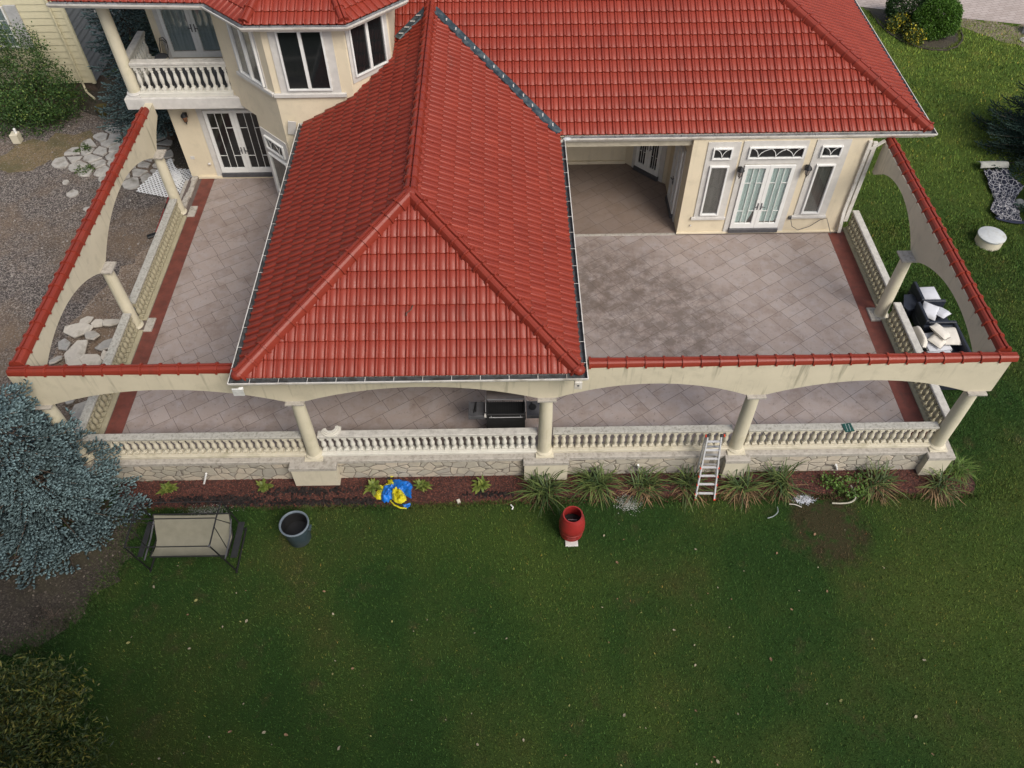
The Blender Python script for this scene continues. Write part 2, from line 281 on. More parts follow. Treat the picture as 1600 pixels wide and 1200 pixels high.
# ------------------------------------------------------------------ scene helpers
def tag(o, label=None, cat=None, group=None, kind=None):
    if label: o['label'] = label
    if cat: o['category'] = cat
    if group: o['group'] = group
    if kind: o['kind'] = kind
    return o
def thing(name, label, cat, loc=(0, 0, 0), rz=0.0, group=None):
    o = bpy.data.objects.new(name, None); COL.objects.link(o); o.empty_display_size = 0.3
    o.location = loc; o.rotation_euler = (0, 0, rz); return tag(o, label, cat, group)
def wloc(o):
    v = Vector((0, 0, 0))
    while o is not None: v += Vector(o.location) if o.rotation_euler.z == 0 else Vector(o.location); o = o.parent
    return v
class MB:
    """collects geometry and links it as one mesh object; a (u, d, z) frame can be set for walls"""
    def __init__(s, O=None, U=None, Nn=None):
        s.V = []; s.F = []; s.mi = []; s.m = 0; s.X = None
        if O is not None: s.frame(O, U, Nn)
    def frame(s, O, U, Nn):
        O = Vector(O); U = Vector(U).normalized(); Nn = Vector(Nn).normalized()
        s.X = Matrix(((U.x, Nn.x, 0, O.x), (U.y, Nn.y, 0, O.y), (U.z, Nn.z, 1, O.z), (0, 0, 0, 1))); return s
    def add(s, vs, fs):
        k = len(s.V)
        for v in vs:
            v = Vector(v); s.V.append(s.X @ v if s.X else v)
        flip = s.X is not None and s.X.determinant() < 0
        for f in fs:
            f = tuple(k+i for i in f); s.F.append(f[::-1] if flip else f); s.mi.append(s.m)
        return s
    def box(s, x0, x1, y0, y1, z0, z1, bev=0.0):
        if x0 > x1: x0, x1 = x1, x0
        if y0 > y1: y0, y1 = y1, y0
        if z0 > z1: z0, z1 = z1, z0
        if bev <= 0:
            return s.add([(x0,y0,z0),(x1,y0,z0),(x1,y1,z0),(x0,y1,z0),(x0,y0,z1),(x1,y0,z1),(x1,y1,z1),(x0,y1,z1)],
                         [(0,3,2,1),(4,5,6,7),(0,1,5,4),(1,2,6,5),(2,3,7,6),(3,0,4,7)])
        b = min(bev, (x1-x0)*.45, (y1-y0)*.45, (z1-z0)*.45)
        def ring(i, z): return [(x0+i,y0+i,z),(x1-i,y0+i,z),(x1-i,y1-i,z),(x0+i,y1-i,z)]
        vs = ring(b, z0)+ring(0, z0+b)+ring(0, z1-b)+ring(b, z1)
        fs = [(3,2,1,0),(12,13,14,15)]
        for r in range(3):
            for i in range(4): j = (i+1) % 4; fs.append((r*4+i, r*4+j, r*4+4+j, r*4+4+i))
        return s.add(vs, fs)
    def obox(s, c, size, rot, bev=0.0):
        X0 = s.X; Mx = Matrix.Translation(Vector(c)) @ Euler(rot).to_matrix().to_4x4(); s.X = X0 @ Mx if X0 else Mx
        s.box(-size[0]/2, size[0]/2, -size[1]/2, size[1]/2, -size[2]/2, size[2]/2, bev); s.X = X0; return s
    def bar(s, a, b, w, h=None, upv=(0, 0, 1)):
        h = h or w; a = Vector(a); b = Vector(b); d = (b-a).normalized(); u = Vector(upv)
        if abs(d.dot(u)) > 0.98: u = Vector((0, 1, 0))
        x = d.cross(u).normalized()*w/2; y = x.cross(d).normalized()*h/2
        vs = [a-x-y, a+x-y, a+x+y, a-x+y, b-x-y, b+x-y, b+x+y, b-x+y]
        return s.add(vs, [(0,1,2,3),(7,6,5,4),(0,4,5,1),(1,5,6,2),(2,6,7,3),(3,7,4,0)])
    def tube(s, pts, r, n=8, cap=True):
        pts = [Vector(p) for p in pts]; rs = r if isinstance(r, (list, tuple)) else [r]*len(pts)
        k = []; ref = Vector((0.123, 0.31, 0.94))
        for i, p in enumerate(pts):
            d = (pts[min(i+1, len(pts)-1)]-pts[max(i-1, 0)]).normalized()
            x = d.cross(ref)
            if x.length < 1e-3: x = d.cross(Vector((1, 0, 0)))
            x.normalize(); y = d.cross(x)
            k += [p+(x*math.cos(2*math.pi*j/n)+y*math.sin(2*math.pi*j/n))*rs[i] for j in range(n)]
        fs = []
        for i in range(len(pts)-1):
            for j in range(n): q = (j+1) % n; fs.append((i*n+j, i*n+q, (i+1)*n+q, (i+1)*n+j))
        if cap: fs += [tuple(range(n))[::-1], tuple((len(pts)-1)*n+j for j in range(n))]
        return s.add(k, fs)
    def lathe(s, prof, c=(0, 0, 0), n=20, cap=True):
        vs = []; fs = []
        for r, z in prof: vs += [(c[0]+r*math.cos(2*math.pi*j/n), c[1]+r*math.sin(2*math.pi*j/n), c[2]+z) for j in range(n)]
        for i in range(len(prof)-1):
            for j in range(n): q = (j+1) % n; fs.append((i*n+j, i*n+q, (i+1)*n+q, (i+1)*n+j))
        if cap: fs += [tuple(range(n))[::-1], tuple((len(prof)-1)*n+j for j in range(n))]
        return s.add(vs, fs)
    def prism(s, poly, z0, z1):
        n = len(poly); A = sum(poly[i][0]*poly[(i+1)%n][1]-poly[(i+1)%n][0]*poly[i][1] for i in range(n))
        if A < 0: poly = poly[::-1]
        return s.add([(x,y,z0) for x,y in poly]+[(x,y,z1) for x,y in poly],
                     [tuple(range(n))[::-1], tuple(range(n, 2*n))]+[(i,(i+1)%n,n+(i+1)%n,n+i) for i in range(n)])
    def sphere(s, c, r, n=8, m=5, sc=(1, 1, 1)):
        return s.lathe_s([(max(1e-3, math.sin(math.pi*i/m))*r, -math.cos(math.pi*i/m)*r) for i in range(m+1)], c, n, sc)
    def lathe_s(s, prof, c, n, sc):
        vs = []; fs = []
        for r, z in prof: vs += [(c[0]+sc[0]*r*math.cos(2*math.pi*j/n), c[1]+sc[1]*r*math.sin(2*math.pi*j/n), c[2]+sc[2]*z) for j in range(n)]
        for i in range(len(prof)-1):
            for j in range(n): q = (j+1) % n; fs.append((i*n+j, i*n+q, (i+1)*n+q, (i+1)*n+j))
        return s.add(vs, fs)
    def build(s, name, mats, parent=None, smooth=False, auto=None):
        me = bpy.data.meshes.new(name); off = wloc(parent) if parent is not None and not getattr(s, 'local', False) else Vector((0, 0, 0))
        me.from_pydata([tuple(v-off) for v in s.V], [], s.F)
        ml = mats if isinstance(mats, (list, tuple)) else [mats]
        for m in ml: me.materials.append(m)
        if len(ml) > 1: me.polygons.foreach_set('material_index', s.mi)
        if smooth:
            me.polygons.foreach_set('use_smooth', [True]*len(me.polygons))
            try: me.set_sharp_from_angle(angle=R(auto or 40))
            except Exception: pass
        me.update(); o = bpy.data.objects.new(name, me); COL.objects.link(o)
        if parent is not None: o.parent = parent
        return o
def local(mb): mb.local = True; return mb
def np_mesh(name, V, F, mat, parent=None, col=None, smooth=False, mats=None, mi=None):
    """V (n,3), F (m,k) arrays"""
    V = np.asarray(V, dtype=np.float32); F = np.asarray(F, dtype=np.int32)
    off = np.array(wloc(parent), dtype=np.float32) if parent is not None else np.zeros(3, dtype=np.float32)
    V = V-off; k = F.shape[1]
    me = bpy.data.meshes.new(name); me.vertices.add(len(V)); me.vertices.foreach_set('co', V.ravel())
    me.loops.add(F.size); me.loops.foreach_set('vertex_index', F.ravel())
    me.polygons.add(len(F)); me.polygons.foreach_set('loop_start', np.arange(0, F.size, k, dtype=np.int32))
    me.update(calc_edges=True)
    if col is not None:
        a = me.attributes.new('col', 'FLOAT_COLOR', 'POINT'); c = np.ones((len(V), 4), dtype=np.float32); c[:, :3] = col; a.data.foreach_set('color', c.ravel())
    if smooth: me.polygons.foreach_set('use_smooth', np.ones(len(F), dtype=bool))
    for m in (mats or [mat]): me.materials.append(m)
    if mi is not None: me.polygons.foreach_set('material_index', mi)
    o = bpy.data.objects.new(name, me); COL.objects.link(o)
    if parent is not None: o.parent = parent
    return o
def dup(root, loc, rz=0.0, label=None, scale=None):
    def cp(o, par):
        c = o.copy(); COL.objects.link(c)
        if par is not None: c.parent = par
        for ch in [q for q in o.children]: cp(ch, c)
        return c
    kids = list(root.children); r = root.copy(); COL.objects.link(r)
    for ch in kids: cp(ch, r)
    r.location = loc; r.rotation_euler = (0, 0, rz)
    if label: r['label'] = label
    if scale: r.scale = (scale,)*3
    return r
def sheet(name, poly, z, mat, kind='structure', jag=0.0, step=0.4, seed=1, parent=None):
    """a flat sheet with a naturally uneven edge"""
    rnd = random.Random(seed); pts = []
    n = len(poly)
    for i in range(n):
        a = Vector(poly[i]); b_ = Vector(poly[(i+1) % n]); L = (b_-a).length; k = max(1, int(L/step)) if jag else 1
        for j in range(k):
            p = a.lerp(b_, j/k)
            if jag: p = p+Vector((rnd.uniform(-jag, jag), rnd.uniform(-jag, jag)))
            pts.append((p.x, p.y))
    bm = bmesh.new(); vs = [bm.verts.new((x, y, z)) for x, y in pts]; f = bm.faces.new(vs); bm.normal_update()
    if f.normal.z < 0: f.normal_flip()
    bmesh.ops.triangulate(bm, faces=bm.faces[:])
    me = bpy.data.meshes.new(name); bm.to_mesh(me); bm.free(); me.materials.append(mat)
    o = bpy.data.objects.new(name, me); COL.objects.link(o)
    if kind: o['kind'] = kind
    return o

# ------------------------------------------------------------------ ground, paths, beds
o = sheet('lawn', [(-400, -400), (400, -400), (400, 500), (-400, 500)], G, MT['lawn'])
sheet('gravel_yard', [(-11.55, 12.3), (-11.35, 17), (-11.35, 26), (-11.6, 31), (-14, 31.2), (-22, 31.4), (-60, 31.4), (-60, 10.6), (-16, 11.0), (-13.4, 11.6)], G+0.004, MT['gravel'], jag=0.12)
sheet('pale_gravel', [(-11.5, 14.2), (-11.5, 19.8), (-11.55, 21.5), (-12.2, 21.9), (-12.9, 20.2), (-13.6, 18.0), (-13.8, 15.8), (-13.0, 14.0)], G+0.008, ground_mat('pale_gravel', [(0.3, (0.11, 0.075, 0.055)), (0.46, (0.21, 0.155, 0.115)), (0.6, (0.29, 0.225, 0.175)), (0.75, (0.46, 0.40, 0.33))], 0.9, (0.20, 0.14, 0.095)), jag=0.22, step=0.3, seed=12)
sheet('bare_soil', [(-24, 11.4), (-12.4, 11.6), (-9.7, 11.2), (-9.55, 10.2), (-9.9, 9.0), (-10.1, 8.2), (-10.9, 7.5), (-12.2, 7.3), (-14, 6.8), (-24, 6.5)], G+0.008, MT['soil'], jag=0.26, step=0.22, seed=2)
sheet('soil_under_spruce', [(-18.2, 31.5), (-17.4, 30.1), (-16.0, 29.6), (-14.6, 29.2), (-13.6, 28.3), (-12.6, 26.2), (-11.5, 25.6), (-11.5, 33.0), (-17, 33.0)], G+0.012, MT['soil'], jag=0.12, seed=5)
sheet('dry_grass_strip', [(-19.2, 25.9), (-17.3, 26.6), (-16.0, 27.9), (-16.6, 28.8), (-18.6, 28.0), (-19.8, 27.0)], G+0.009, MT['drygrass'] if 'drygrass' in MT else ground_mat('dry_grass', [(0.3, (0.12, 0.085, 0.045)), (0.6, (0.19, 0.14, 0.075)), (0.8, (0.26, 0.2, 0.12))], 1.2, (0.10, 0.09, 0.04)), jag=0.3, step=0.3, seed=8)
sheet('mulch_bed', [(-10.4, 12.0), (-10.4, 11.15), (-8, 11.1), (-5.5, 11.1), (-2.6, 11.12), (0, 11.2), (1.2, 11.3), (4, 11.25), (6.5, 11.28), (9.0, 11.3), (12.2, 11.2), (12.45, 11.9), (12.0, 12.3), (5, 12.3)], G+0.010, MT['mulch'], jag=0.07, step=0.25, seed=3)
sheet('shrub_bed', [(17.2, 38.6), (17.55, 36.9), (17.9, 35.4), (18.7, 34.45), (19.7, 34.2), (20.6, 34.9), (20.95, 36.0), (20.8, 37.3)], G+0.006, MT['soil'], jag=0.04, step=0.25, seed=4)
sheet('driveway', [(9, 41.0), (17.2, 38.35), (20.02, 37.5), (24.12, 36.45), (60, 29), (60, 80), (9, 80)], G+0.014, MT['paver'])
sheet('bare_verge', [(21.0, 37.15), (21.3, 36.1), (22.0, 35.4), (22.9, 34.6), (24.2, 33.0), (28, 32), (30, 35.2), (24.12, 36.4)], G+0.009, ground_mat('sandy_verge', [(0.3, (0.14, 0.11, 0.075)), (0.6, (0.24, 0.19, 0.14)), (0.8, (0.33, 0.28, 0.22))], 0.9, (0.12, 0.12, 0.045)), jag=0.25, step=0.3, seed=6)

# ------------------------------------------------------------------ patio floor (stamped ashlar laid on the diagonal)
base = MB(); base.prism([(-11.25, 12.40), (11.3, 12.40), (11.3, 20.85), (8, 25.2), (-5, 25.2), (-5.0, 24.26), (-11.25, 24.26)], -0.3, -0.006)
o = base.build('patio_slab', MT['grout']); tag(o, kind='structure')
def patio():
    rnd = random.Random(11); ang = R(33); ca, sa = math.cos(ang), math.sin(ang)
    V = []; F = []; C = []; y = -30; g = 0.0058
    while y < 30:
        hh = rnd.choice([0.42, 0.55, 0.72]); x = -32+rnd.uniform(0, 0.6)
        while x < 32:
            w = rnd.choice([0.45, 0.62, 0.8, 0.95])
            parts = [(x, y, x+w, y+hh)]
            if hh > 0.6 and rnd.random() < 0.35: m_ = y+hh*rnd.choice([0.4, 0.5, 0.6]); parts = [(x, y, x+w, m_), (x, m_, x+w, y+hh)]
            for a0, b0, a1, b1 in parts:
                cx, cy = (a0+a1)/2, (b0+b1)/2; X, Y = cx*ca-cy*sa, cx*sa+cy*ca+18
                if -12 < X < 12 and 11.5 < Y < 26:
                    k = len(V); c = rnd.random()
                    for px, py in ((a0+g, b0+g), (a1-g, b0+g), (a1-g, b1-g), (a0+g, b1-g)): V.append((px*ca-py*sa, px*sa+py*ca+18, 0.0)); C.append(c)
                    F.append((k, k+1, k+2, k+3))
            x += w
        y += hh
    me = bpy.data.meshes.new('p'); me.from_pydata(V, [], F)
    a = me.attributes.new('col', 'FLOAT_COLOR', 'POINT'); a.data.foreach_set('color', np.repeat(np.array(C), 4).astype(np.float32))
    bm = bmesh.new(); 
    out = bmesh.new()
    # clip to the convex pieces of the floor
    pieces = [[(-10.34, 12.38), (10.62, 12.38), (10.62, 20.74), (-10.34, 20.74)],
              [(-10.34, 20.745), (-5.0, 20.745), (-5.0, 24.25), (-10.34, 24.25)],
              [(-5.0, 20.86), (5.62, 20.86), (5.62, 23.5), (4.33, 24.77), (-5.0, 24.77)]]
    final = bpy.data.meshes.new('patio_floor'); acc = bmesh.new()
    for pc in pieces:
        bm = bmesh.new(); bm.from_mesh(me)
        for i in range(len(pc)):
            a_, b_ = Vector(pc[i]), Vector(pc[(i+1) % len(pc)]); d = b_-a_; nrm = Vector((d.y, -d.x, 0))
            bmesh.ops.bisect_plane(bm, geom=bm.verts[:]+bm.edges[:]+bm.faces[:], plane_co=(a_.x, a_.y, 0), plane_no=nrm, clear_outer=True)
        t = bpy.data.meshes.new('t'); bm.to_mesh(t); bm.free(); acc.from_mesh(t)
    acc.to_mesh(final); acc.free(); final.materials.append(MT['patio'])
    o = bpy.data.objects.new('patio_floor', final); COL.objects.link(o); o['kind'] = 'structure'
patio()
b_ = MB(); b_.box(-5, 5.62, 20.745, 20.855, -0.2, 0.012, 0.008); o = b_.build('patio_step', MT['ledge']); o['kind'] = 'structure'
b_ = MB(); b_.box(10.625, 11.15, 12.4, 20.80, -0.2, 0.0); b_.box(-10.80, -10.345, 12.4, 24.24, -0.2, 0.0)
o = b_.build('red_floor_border', MT['band']); o['kind'] = 'structure'

# ------------------------------------------------------------------ stone base wall with its ledge
bw = thing('stone_base_wall', 'low flagstone-faced retaining wall with stone ledge under the patio balustrade', 'retaining wall', (0, 12.1, G))
mb = MB(); mb.box(-11.3, 11.3, 12.02, 12.45, G-0.2, -0.20); mb.box(11.05, 11.45, 12.45, 20.9, G-0.2, -0.2); mb.box(-11.35, -10.95, 12.45, 24.4, G-0.2, -0.2)
mb.build('stone_face', MT['veneer'], bw)
mb = MB(); mb.box(-11.4, 11.45, 11.985, 12.46, -0.20, -0.06, 0.02); mb.box(11.03, 11.5, 12.462, 20.8, -0.19, -0.062, 0.02); mb.box(-11.42, -10.93, 12.462, 24.2, -0.19, -0.062, 0.02)
mb.build('ledge', MT['ledge'], bw)

# ------------------------------------------------------------------ arcade: walls with arches, tiled coping, columns on pedestals
arc = thing('arcade', 'cream stucco arcade of shallow arches with red tiled coping round the patio', 'arcade', (0, 12.25, G))
ZC, ZT = 2.33, 3.42
def arch_wall(p0, p1, thick, cols, rises, label):
    """p0->p1 centre line; cols = list of (s_start, s_end) openings; between them the wall comes down to the capitals"""
    p0 = Vector((*p0, 0)); p1 = Vector((*p1, 0)); d = (p1-p0).normalized(); L = (p1-p0).length; n = Vector((d.y, -d.x, 0))
    mb = MB(p0, d, n); S = [(0.0, ZC)]
    for (a, b_), h in zip(cols, rises):
        c = (b_-a)/2; rad = (c*c+h*h)/(2*h); zc = ZC+h-rad; K = 28
        for i in range(K+1):
            x = -c+2*c*i/K; S.append((a+c+x, zc+math.sqrt(max(0, rad*rad-x*x))))
    S.append((L, ZC)); S = [s for i, s in enumerate(S) if i == 0 or s[0]-S[i-1][0] > 1e-4]; cut = [s for s in S if s[0] <= L]; S = cut
    t = thick/2; vs = []; fs = []
    for s_, z in S: vs += [(s_, t, z), (s_, t, ZT), (s_, -t, ZT), (s_, -t, z)]
    for i in range(len(S)-1):
        k = i*4; fs += [(k, k+4, k+5, k+1), (k+1, k+5, k+6, k+2), (k+2, k+6, k+7, k+3), (k+3, k+7, k+4, k)]
    e = (len(S)-1)*4; fs += [(0, 1, 2, 3), (e+3, e+2, e+1, e)]
    mb.add(vs, fs); o = mb.build('arch_wall', MT['arcade'], arc); o['label'] = label
    bm = bmesh.new(); bm.from_mesh(o.data); bmesh.ops.recalc_face_normals(bm, faces=bm.faces[:]); bm.to_mesh(o.data); bm.free()
CX = [-11.12, -5.1, 0.92, 5.93, 11.22]
def openings(c, p, x0): return [(c[i]-x0+p, c[i+1]-x0-p) for i in range(len(c)-1)]
arch_wall((-11.42, 12.205), (11.56, 12.205), 0.24, openings(CX, 0.26, -11.42), [0.50, 0.47, 0.47, 0.47], 'front arcade wall facing the lawn')
RS = [12.40, 16.95, 21.15]
arch_wall((11.44, 12.327), (11.44, 20.82), 0.24, [(0.05, 16.95-12.327-0.26), (16.95-12.327+0.26, 8.35)], [0.68, 0.72], 'right arcade wall seen from the patio side')
arch_wall((-11.29, 12.327), (-11.29, 23.52), 0.24, [(0.05, 16.95-12.327-0.26), (16.95-12.327+0.26, 22.3-12.327-0.26), (22.3-12.327+0.26, 13.8)], [0.66, 0.74, 0.8], 'left arcade wall over the gravel yard side')
def caps(p0, p1, name, parent, w=0.34, h=0.15, tl=0.42, mat=None, lab=None, end=True, lean=0.0):
    """overlapping barrel caps with a collar at each joint"""
    p0 = Vector(p0); p1 = Vector(p1); d = (p1-p0); L = d.length; d.normalize(); x = d.cross(Vector((0, 0, 1))).normalized(); u = x.cross(d).normalized()
    n = max(1, round(L/tl)); st = L/n; mb = MB()
    prof = [(-1, -0.45), (-0.97, 0.15), (-0.80, 0.66), (-0.50, 0.92), (-0.16, 0.94), (-0.05, 0.42), (0.05, 0.42), (0.16, 0.94), (0.50, 0.92), (0.80, 0.66), (0.97, 0.15), (1, -0.45)]
    rnd = random.Random(int(abs(p0.x*97+p0.y*31+L*13)))
    for i in range(n):
        a = p0+d*st*i; k = 1+rnd.uniform(-0.02, 0.02); du = rnd.uniform(-0.004, 0.004)
        rings = [(-0.004, 1.02), (0.0, 1.20), (0.045, 1.20), (0.050, 1.0), (st+0.01, 0.94)]
        vs = []; fs = []
        for t, sc in rings:
            for px, pz in prof: vs.append(a+d*t+x*(px*w/2*sc*k)+u*(pz*h*sc+du))
        m_ = len(prof)
        for r in range(len(rings)-1):
            for j in range(m_-1): fs.append((r*m_+j, r*m_+j+1, (r+1)*m_+j+1, (r+1)*m_+j))
        fs.append(tuple(range(m_))); fs.append(tuple(range(4*m_, 5*m_))[::-1]); mb.add(vs, fs)
    if end:
        mb.sphere(p1+u*h*0.35-d*0.02, w*0.5, 10, 6, (1, 1, 0.9)); 
    o = mb.build(name, mat or MT['cap'], parent, smooth=True, auto=28)
    bm = bmesh.new(); bm.from_mesh(o.data); bmesh.ops.recalc_face_normals(bm, faces=bm.faces[:]); bm.to_mesh(o.data); bm.free()
    a = o.data.attributes.new('col', 'FLOAT', 'POINT'); a.data.foreach_set('value', np.repeat(RNG.random(len(o.data.vertices)//60+1), 60)[:len(o.data.vertices)].astype(np.float32))
    if lab: o['label'] = lab
    return o
caps((1.85, 12.20, 3.44), (11.68, 12.20, 3.44), 'coping', arc, w=0.25, h=0.105, end=False, lab='front coping right of the tiled roof')
caps((-6.2, 12.20, 3.44), (-11.40, 12.20, 3.44), 'coping', arc, w=0.25, h=0.105, end=False, lab='front coping left of the tiled roof')
caps((11.47, 12.36, 3.45), (11.50, 20.86, 3.45), 'coping', arc, w=0.29, h=0.12, end=False, lab='right side coping')
caps((-11.29, 12.36, 3.45), (-11.29, 23.0, 3.45), 'coping', arc, w=0.29, h=0.12, end=False, lab='left side coping')
def column(x, y, ped=None, lab=None, rz=0.0, zb=-0.06, zt=ZC, par=None, r=0.172, capr=0.23):
    par = par or arc; H = zt-zb
    mb = MB(); prof = [(r*1.02, 0.12), (r, 0.3), (r, H*0.45), (r*0.97, H*0.7), (r*0.90, H-0.12), (r*0.98, H-0.115), (r*0.98, H-0.085), (r*0.90, H-0.08), (r*0.95, H-0.06)]
    mb.lathe(prof, (x, y, zb), 28); c = mb.build('column', MT['column'], par, smooth=True)
    mb = MB(); mb.box(x-capr*1.02, x+capr*1.02, y-capr*1.02, y+capr*1.02, zb, zb+0.05, 0.008); mb.lathe([(r*1.25, 0.05), (r*1.34, 0.075), (r*1.25, 0.105), (r*1.06, 0.115), (r*1.10, 0.13), (r*1.0, 0.145)], (x, y, zb), 28)
    b_ = mb.build('base', MT['trim'] if par is not arc else MT['pedestal'], par, smooth=True); b_.parent = c; 
    mb = MB(); mb.box(x-capr, x+capr, y-capr, y+capr, zt-0.062, zt-0.002, 0.008); b2 = mb.build('capital', MT['ledge'] if par is arc else MT['trim'], par); b2.parent = c
    if lab: c['label'] = lab
    return c
for i, x in enumerate(CX): column(x, 12.21)
for y in (16.95,): column(11.17, y)
for y in (16.95, 22.3): column(-11.10, y)
def pedestal(x0, x1, y0, y1, lab):
    mb = MB(); b0 = 0.02
    mb.box(x0+0.03, x1-0.03, y0+0.03, y1, G-0.1, -0.2)
    p = mb.build('pedestal', MT['pedestal'], arc); p['label'] = lab
    mb = MB(); mb.box(x0, x1, y0, y1, -0.195, -0.055, 0.015); c = mb.build('pedestal_cap', MT['ledge'], arc); c.parent = p
pedestal(-5.73, -4.50, 11.76, 12.30, 'wide pedestal by the blue and yellow nylon')
pedestal(0.36, 1.56, 11.83, 12.30, 'wide pedestal behind the first spiky plant')
pedestal(5.63, 6.28, 11.80, 12.30, 'narrow pedestal beside the ladder')
pedestal(10.92, 11.62, 11.80, 12.45, 'corner pedestal')
pedestal(-11.8, -10.8, 11.80, 12.45, 'corner pedestal beside the blue spruce')
def inner_ped(x0, x1, y):
    mb = MB(); mb.box(x0, x1, y-0.28, y+0.28, -0.058, -0.0, 0.01) if False else mb.box(x0, x1, y-0.27, y+0.27, -0.05, 0.055, 0.012); mb.build('plinth', MT['ledge'], arc)
inner_ped(10.84, 11.12, 16.95); inner_ped(-10.80, -10.56, 16.95); inner_ped(-10.80, -10.56, 22.3)

# ------------------------------------------------------------------ balustrades, one thing per bay
def prof_bal(r=0.068):
    return [(r*0.62, 0.07), (r*0.72, 0.10), (r*0.55, 0.115), (r*0.80, 0.16), (r*1.0, 0.215), (r*0.98, 0.26), (r*0.72, 0.325), (r*0.50, 0.37), (r*0.58, 0.385), (r*0.75, 0.395), (r*0.55, 0.41), (r*0.6, 0.43)]
def baluster_mesh(name, mat, r=0.068):
    q = r/0.068; mb = MB(); mb.box(-0.062*q, 0.062*q, -0.062*q, 0.062*q, 0, 0.07, 0.006); mb.lathe(prof_bal(r), (0, 0, 0), 12, cap=False); mb.box(-0.056*q, 0.056*q, -0.056*q, 0.056*q, 0.43, 0.50, 0.006)
    for v in mb.V: v.z *= 1.14
    me = bpy.data.meshes.new(name); me.from_pydata([tuple(v) for v in mb.V], [], mb.F); me.materials.append(mat)
    me.polygons.foreach_set('use_smooth', [True]*len(me.polygons)); me.set_sharp_from_angle(angle=R(45)); return me
BM = {k: baluster_mesh('baluster_'+k, MT[k], 0.076 if k == 'baltan' else 0.068) for k in ('baluster', 'balwhite', 'baltan')}
def balustrade(a, b_, label, bal='baluster', rail='rail', z0=-0.058, w=0.21, sp=0.187, group='balustrade sections between the columns', r2=None, inw=0):
    a = Vector(a); b_ = Vector(b_); L = (b_-a).length; mid = (a+b_)/2; rz = math.atan2(b_.y-a.y, b_.x-a.x)
    t = thing('balustrade', label, 'balustrade', (mid.x, mid.y, z0), rz, group)
    so = -0.045*inw if inw else 0.02; bh = 0.105 if not inw else 0.10; mb = local(MB()); mb.box(-L/2, L/2, so-w/2, so+w/2, 0.725, 0.80, 0.015); mb.build('top_rail', MT[rail], t)
    mb = local(MB()); mb.box(-L/2+0.004, L/2-0.004, so-w/2+0.025, so+w/2-0.025, 0.672, 0.725, 0.012); mb.build('rail_moulding', MT[r2 or bal], t)
    mb = local(MB()); mb.box(-L/2, L/2, -w/2-(0.06 if inw < 0 else 0.04), w/2+(0.06 if inw > 0 else 0), 0.0, bh, 0.015); mb.build('bottom_rail', MT[r2 or bal], t)
    n = int(L/sp); st = L/n
    for i in range(n):
        o = bpy.data.objects.new('baluster', BM[bal]); COL.objects.link(o); o.parent = t; o.location = (-L/2+st*(i+0.5), 0, bh); o.rotation_euler = (0, 0, random.uniform(-.05, .05))
    return t
YB = 12.27
balustrade((CX[0]+.2, YB), (CX[1]-.2, YB), 'dingy concrete balustrade section beside the blue spruce, above the low green hostas', 'baluster', 'rail')
balustrade((CX[1]+.2, YB), (CX[2]-.2, YB), 'clean whitish balustrade section in front of the black grill', 'balwhite', 'railclean', r2='balwhite')
balustrade((CX[2]+.2, YB), (CX[3]-.2, YB), 'cream balustrade section that the stepladder stands against', 'baluster', 'rail')
balustrade((CX[3]+.2, YB), (CX[4]-.2, YB), 'cream balustrade section with the green tile lying on its rail', 'baluster', 'rail')
balustrade((11.33, 12.45), (11.33, 16.74), 'side balustrade section with the wicker furniture behind it', 'baltan', 'railclean', w=0.22, inw=1)
balustrade((11.33, 17.16), (11.33, 20.98), 'side balustrade section ending at the wall with the downspout', 'baltan', 'railclean', w=0.22, inw=1)
balustrade((-11.0, 12.45), (-11.0, 16.74), 'side balustrade section with the broken slabs heaped behind it', 'baltan', 'rail', w=0.24, inw=-1)
balustrade((-11.0, 17.16), (-11.0, 22.08), 'side balustrade section with the red-handled tool leaning on its outer side', 'baltan', 'rail', w=0.24, inw=-1)
t = thing('broken_kerb', 'stub of a broken concrete kerb left beyond the last left column', 'kerb', (-10.98, 23.4, -0.06))
mb = MB()
rk = random.Random(3); y = 22.55
while y < 24.1:
    s_ = rk.uniform(0.18, 0.4); mb.box(-11.12+rk.uniform(-.03, .03), -10.95+rk.uniform(-.02, .02), y, y+s_-0.01, -0.06, 0.02+rk.uniform(0, 0.08), 0.015); y += s_
mb.build('kerb_block', MT['ledge'], t)
# ------------------------------------------------------------------ house
hs_ = thing('house', 'cream stucco house with red tiled hip roofs, corner bay and balcony', 'house', (0, 24, G))
XB = [(-3.3, 22.86), (-4.41, 21.75), (-6.7, 21.75)]
# main walls (solid blocks; the windows and doors stand proud of them)
mb = MB()
mb.prism([(5.62, 20.80), (10.95, 20.80), (10.95, 35.5), (-2.2, 35.5), (-2.2, 24.80), (4.33, 24.80), (5.62, 23.5)], G, 3.62)
w1 = mb.build('wall', MT['stucco'], hs_); w1['label'] = 'wall of the right-hand wing round the white double doors'
mb = MB(); mb.prism([(-3.3, 22.86), (-3.3, 35.5), (-8.6, 35.5), (-8.6, 25.0), (-8.3, 24.9), (-7.80, 24.2), (-7.80, 22.86), (-6.7, 21.75), (-4.41, 21.75)], G, 3.30)
mb.build('wall', MT['stucco'], hs_)
mb = MB(); mb.prism([(-3.3, 22.86), (-3.3, 35.5), (-8.6, 35.5), (-8.6, 23.66), (-6.7, 21.75), (-4.41, 21.75)], 3.302, 6.9)
w2 = mb.build('wall', MT['stucco'], hs_); w2['label'] = 'upper wall of the many-sided bay'
mb = MB(); mb.prism([(-11.15, 24.25), (-7.803, 24.25), (-7.803, 35.4), (-11.15, 35.4)], G, 3.2); w3 = mb.build('wall', MT['stucco'], hs_); w3['label'] = 'wall under the balcony'
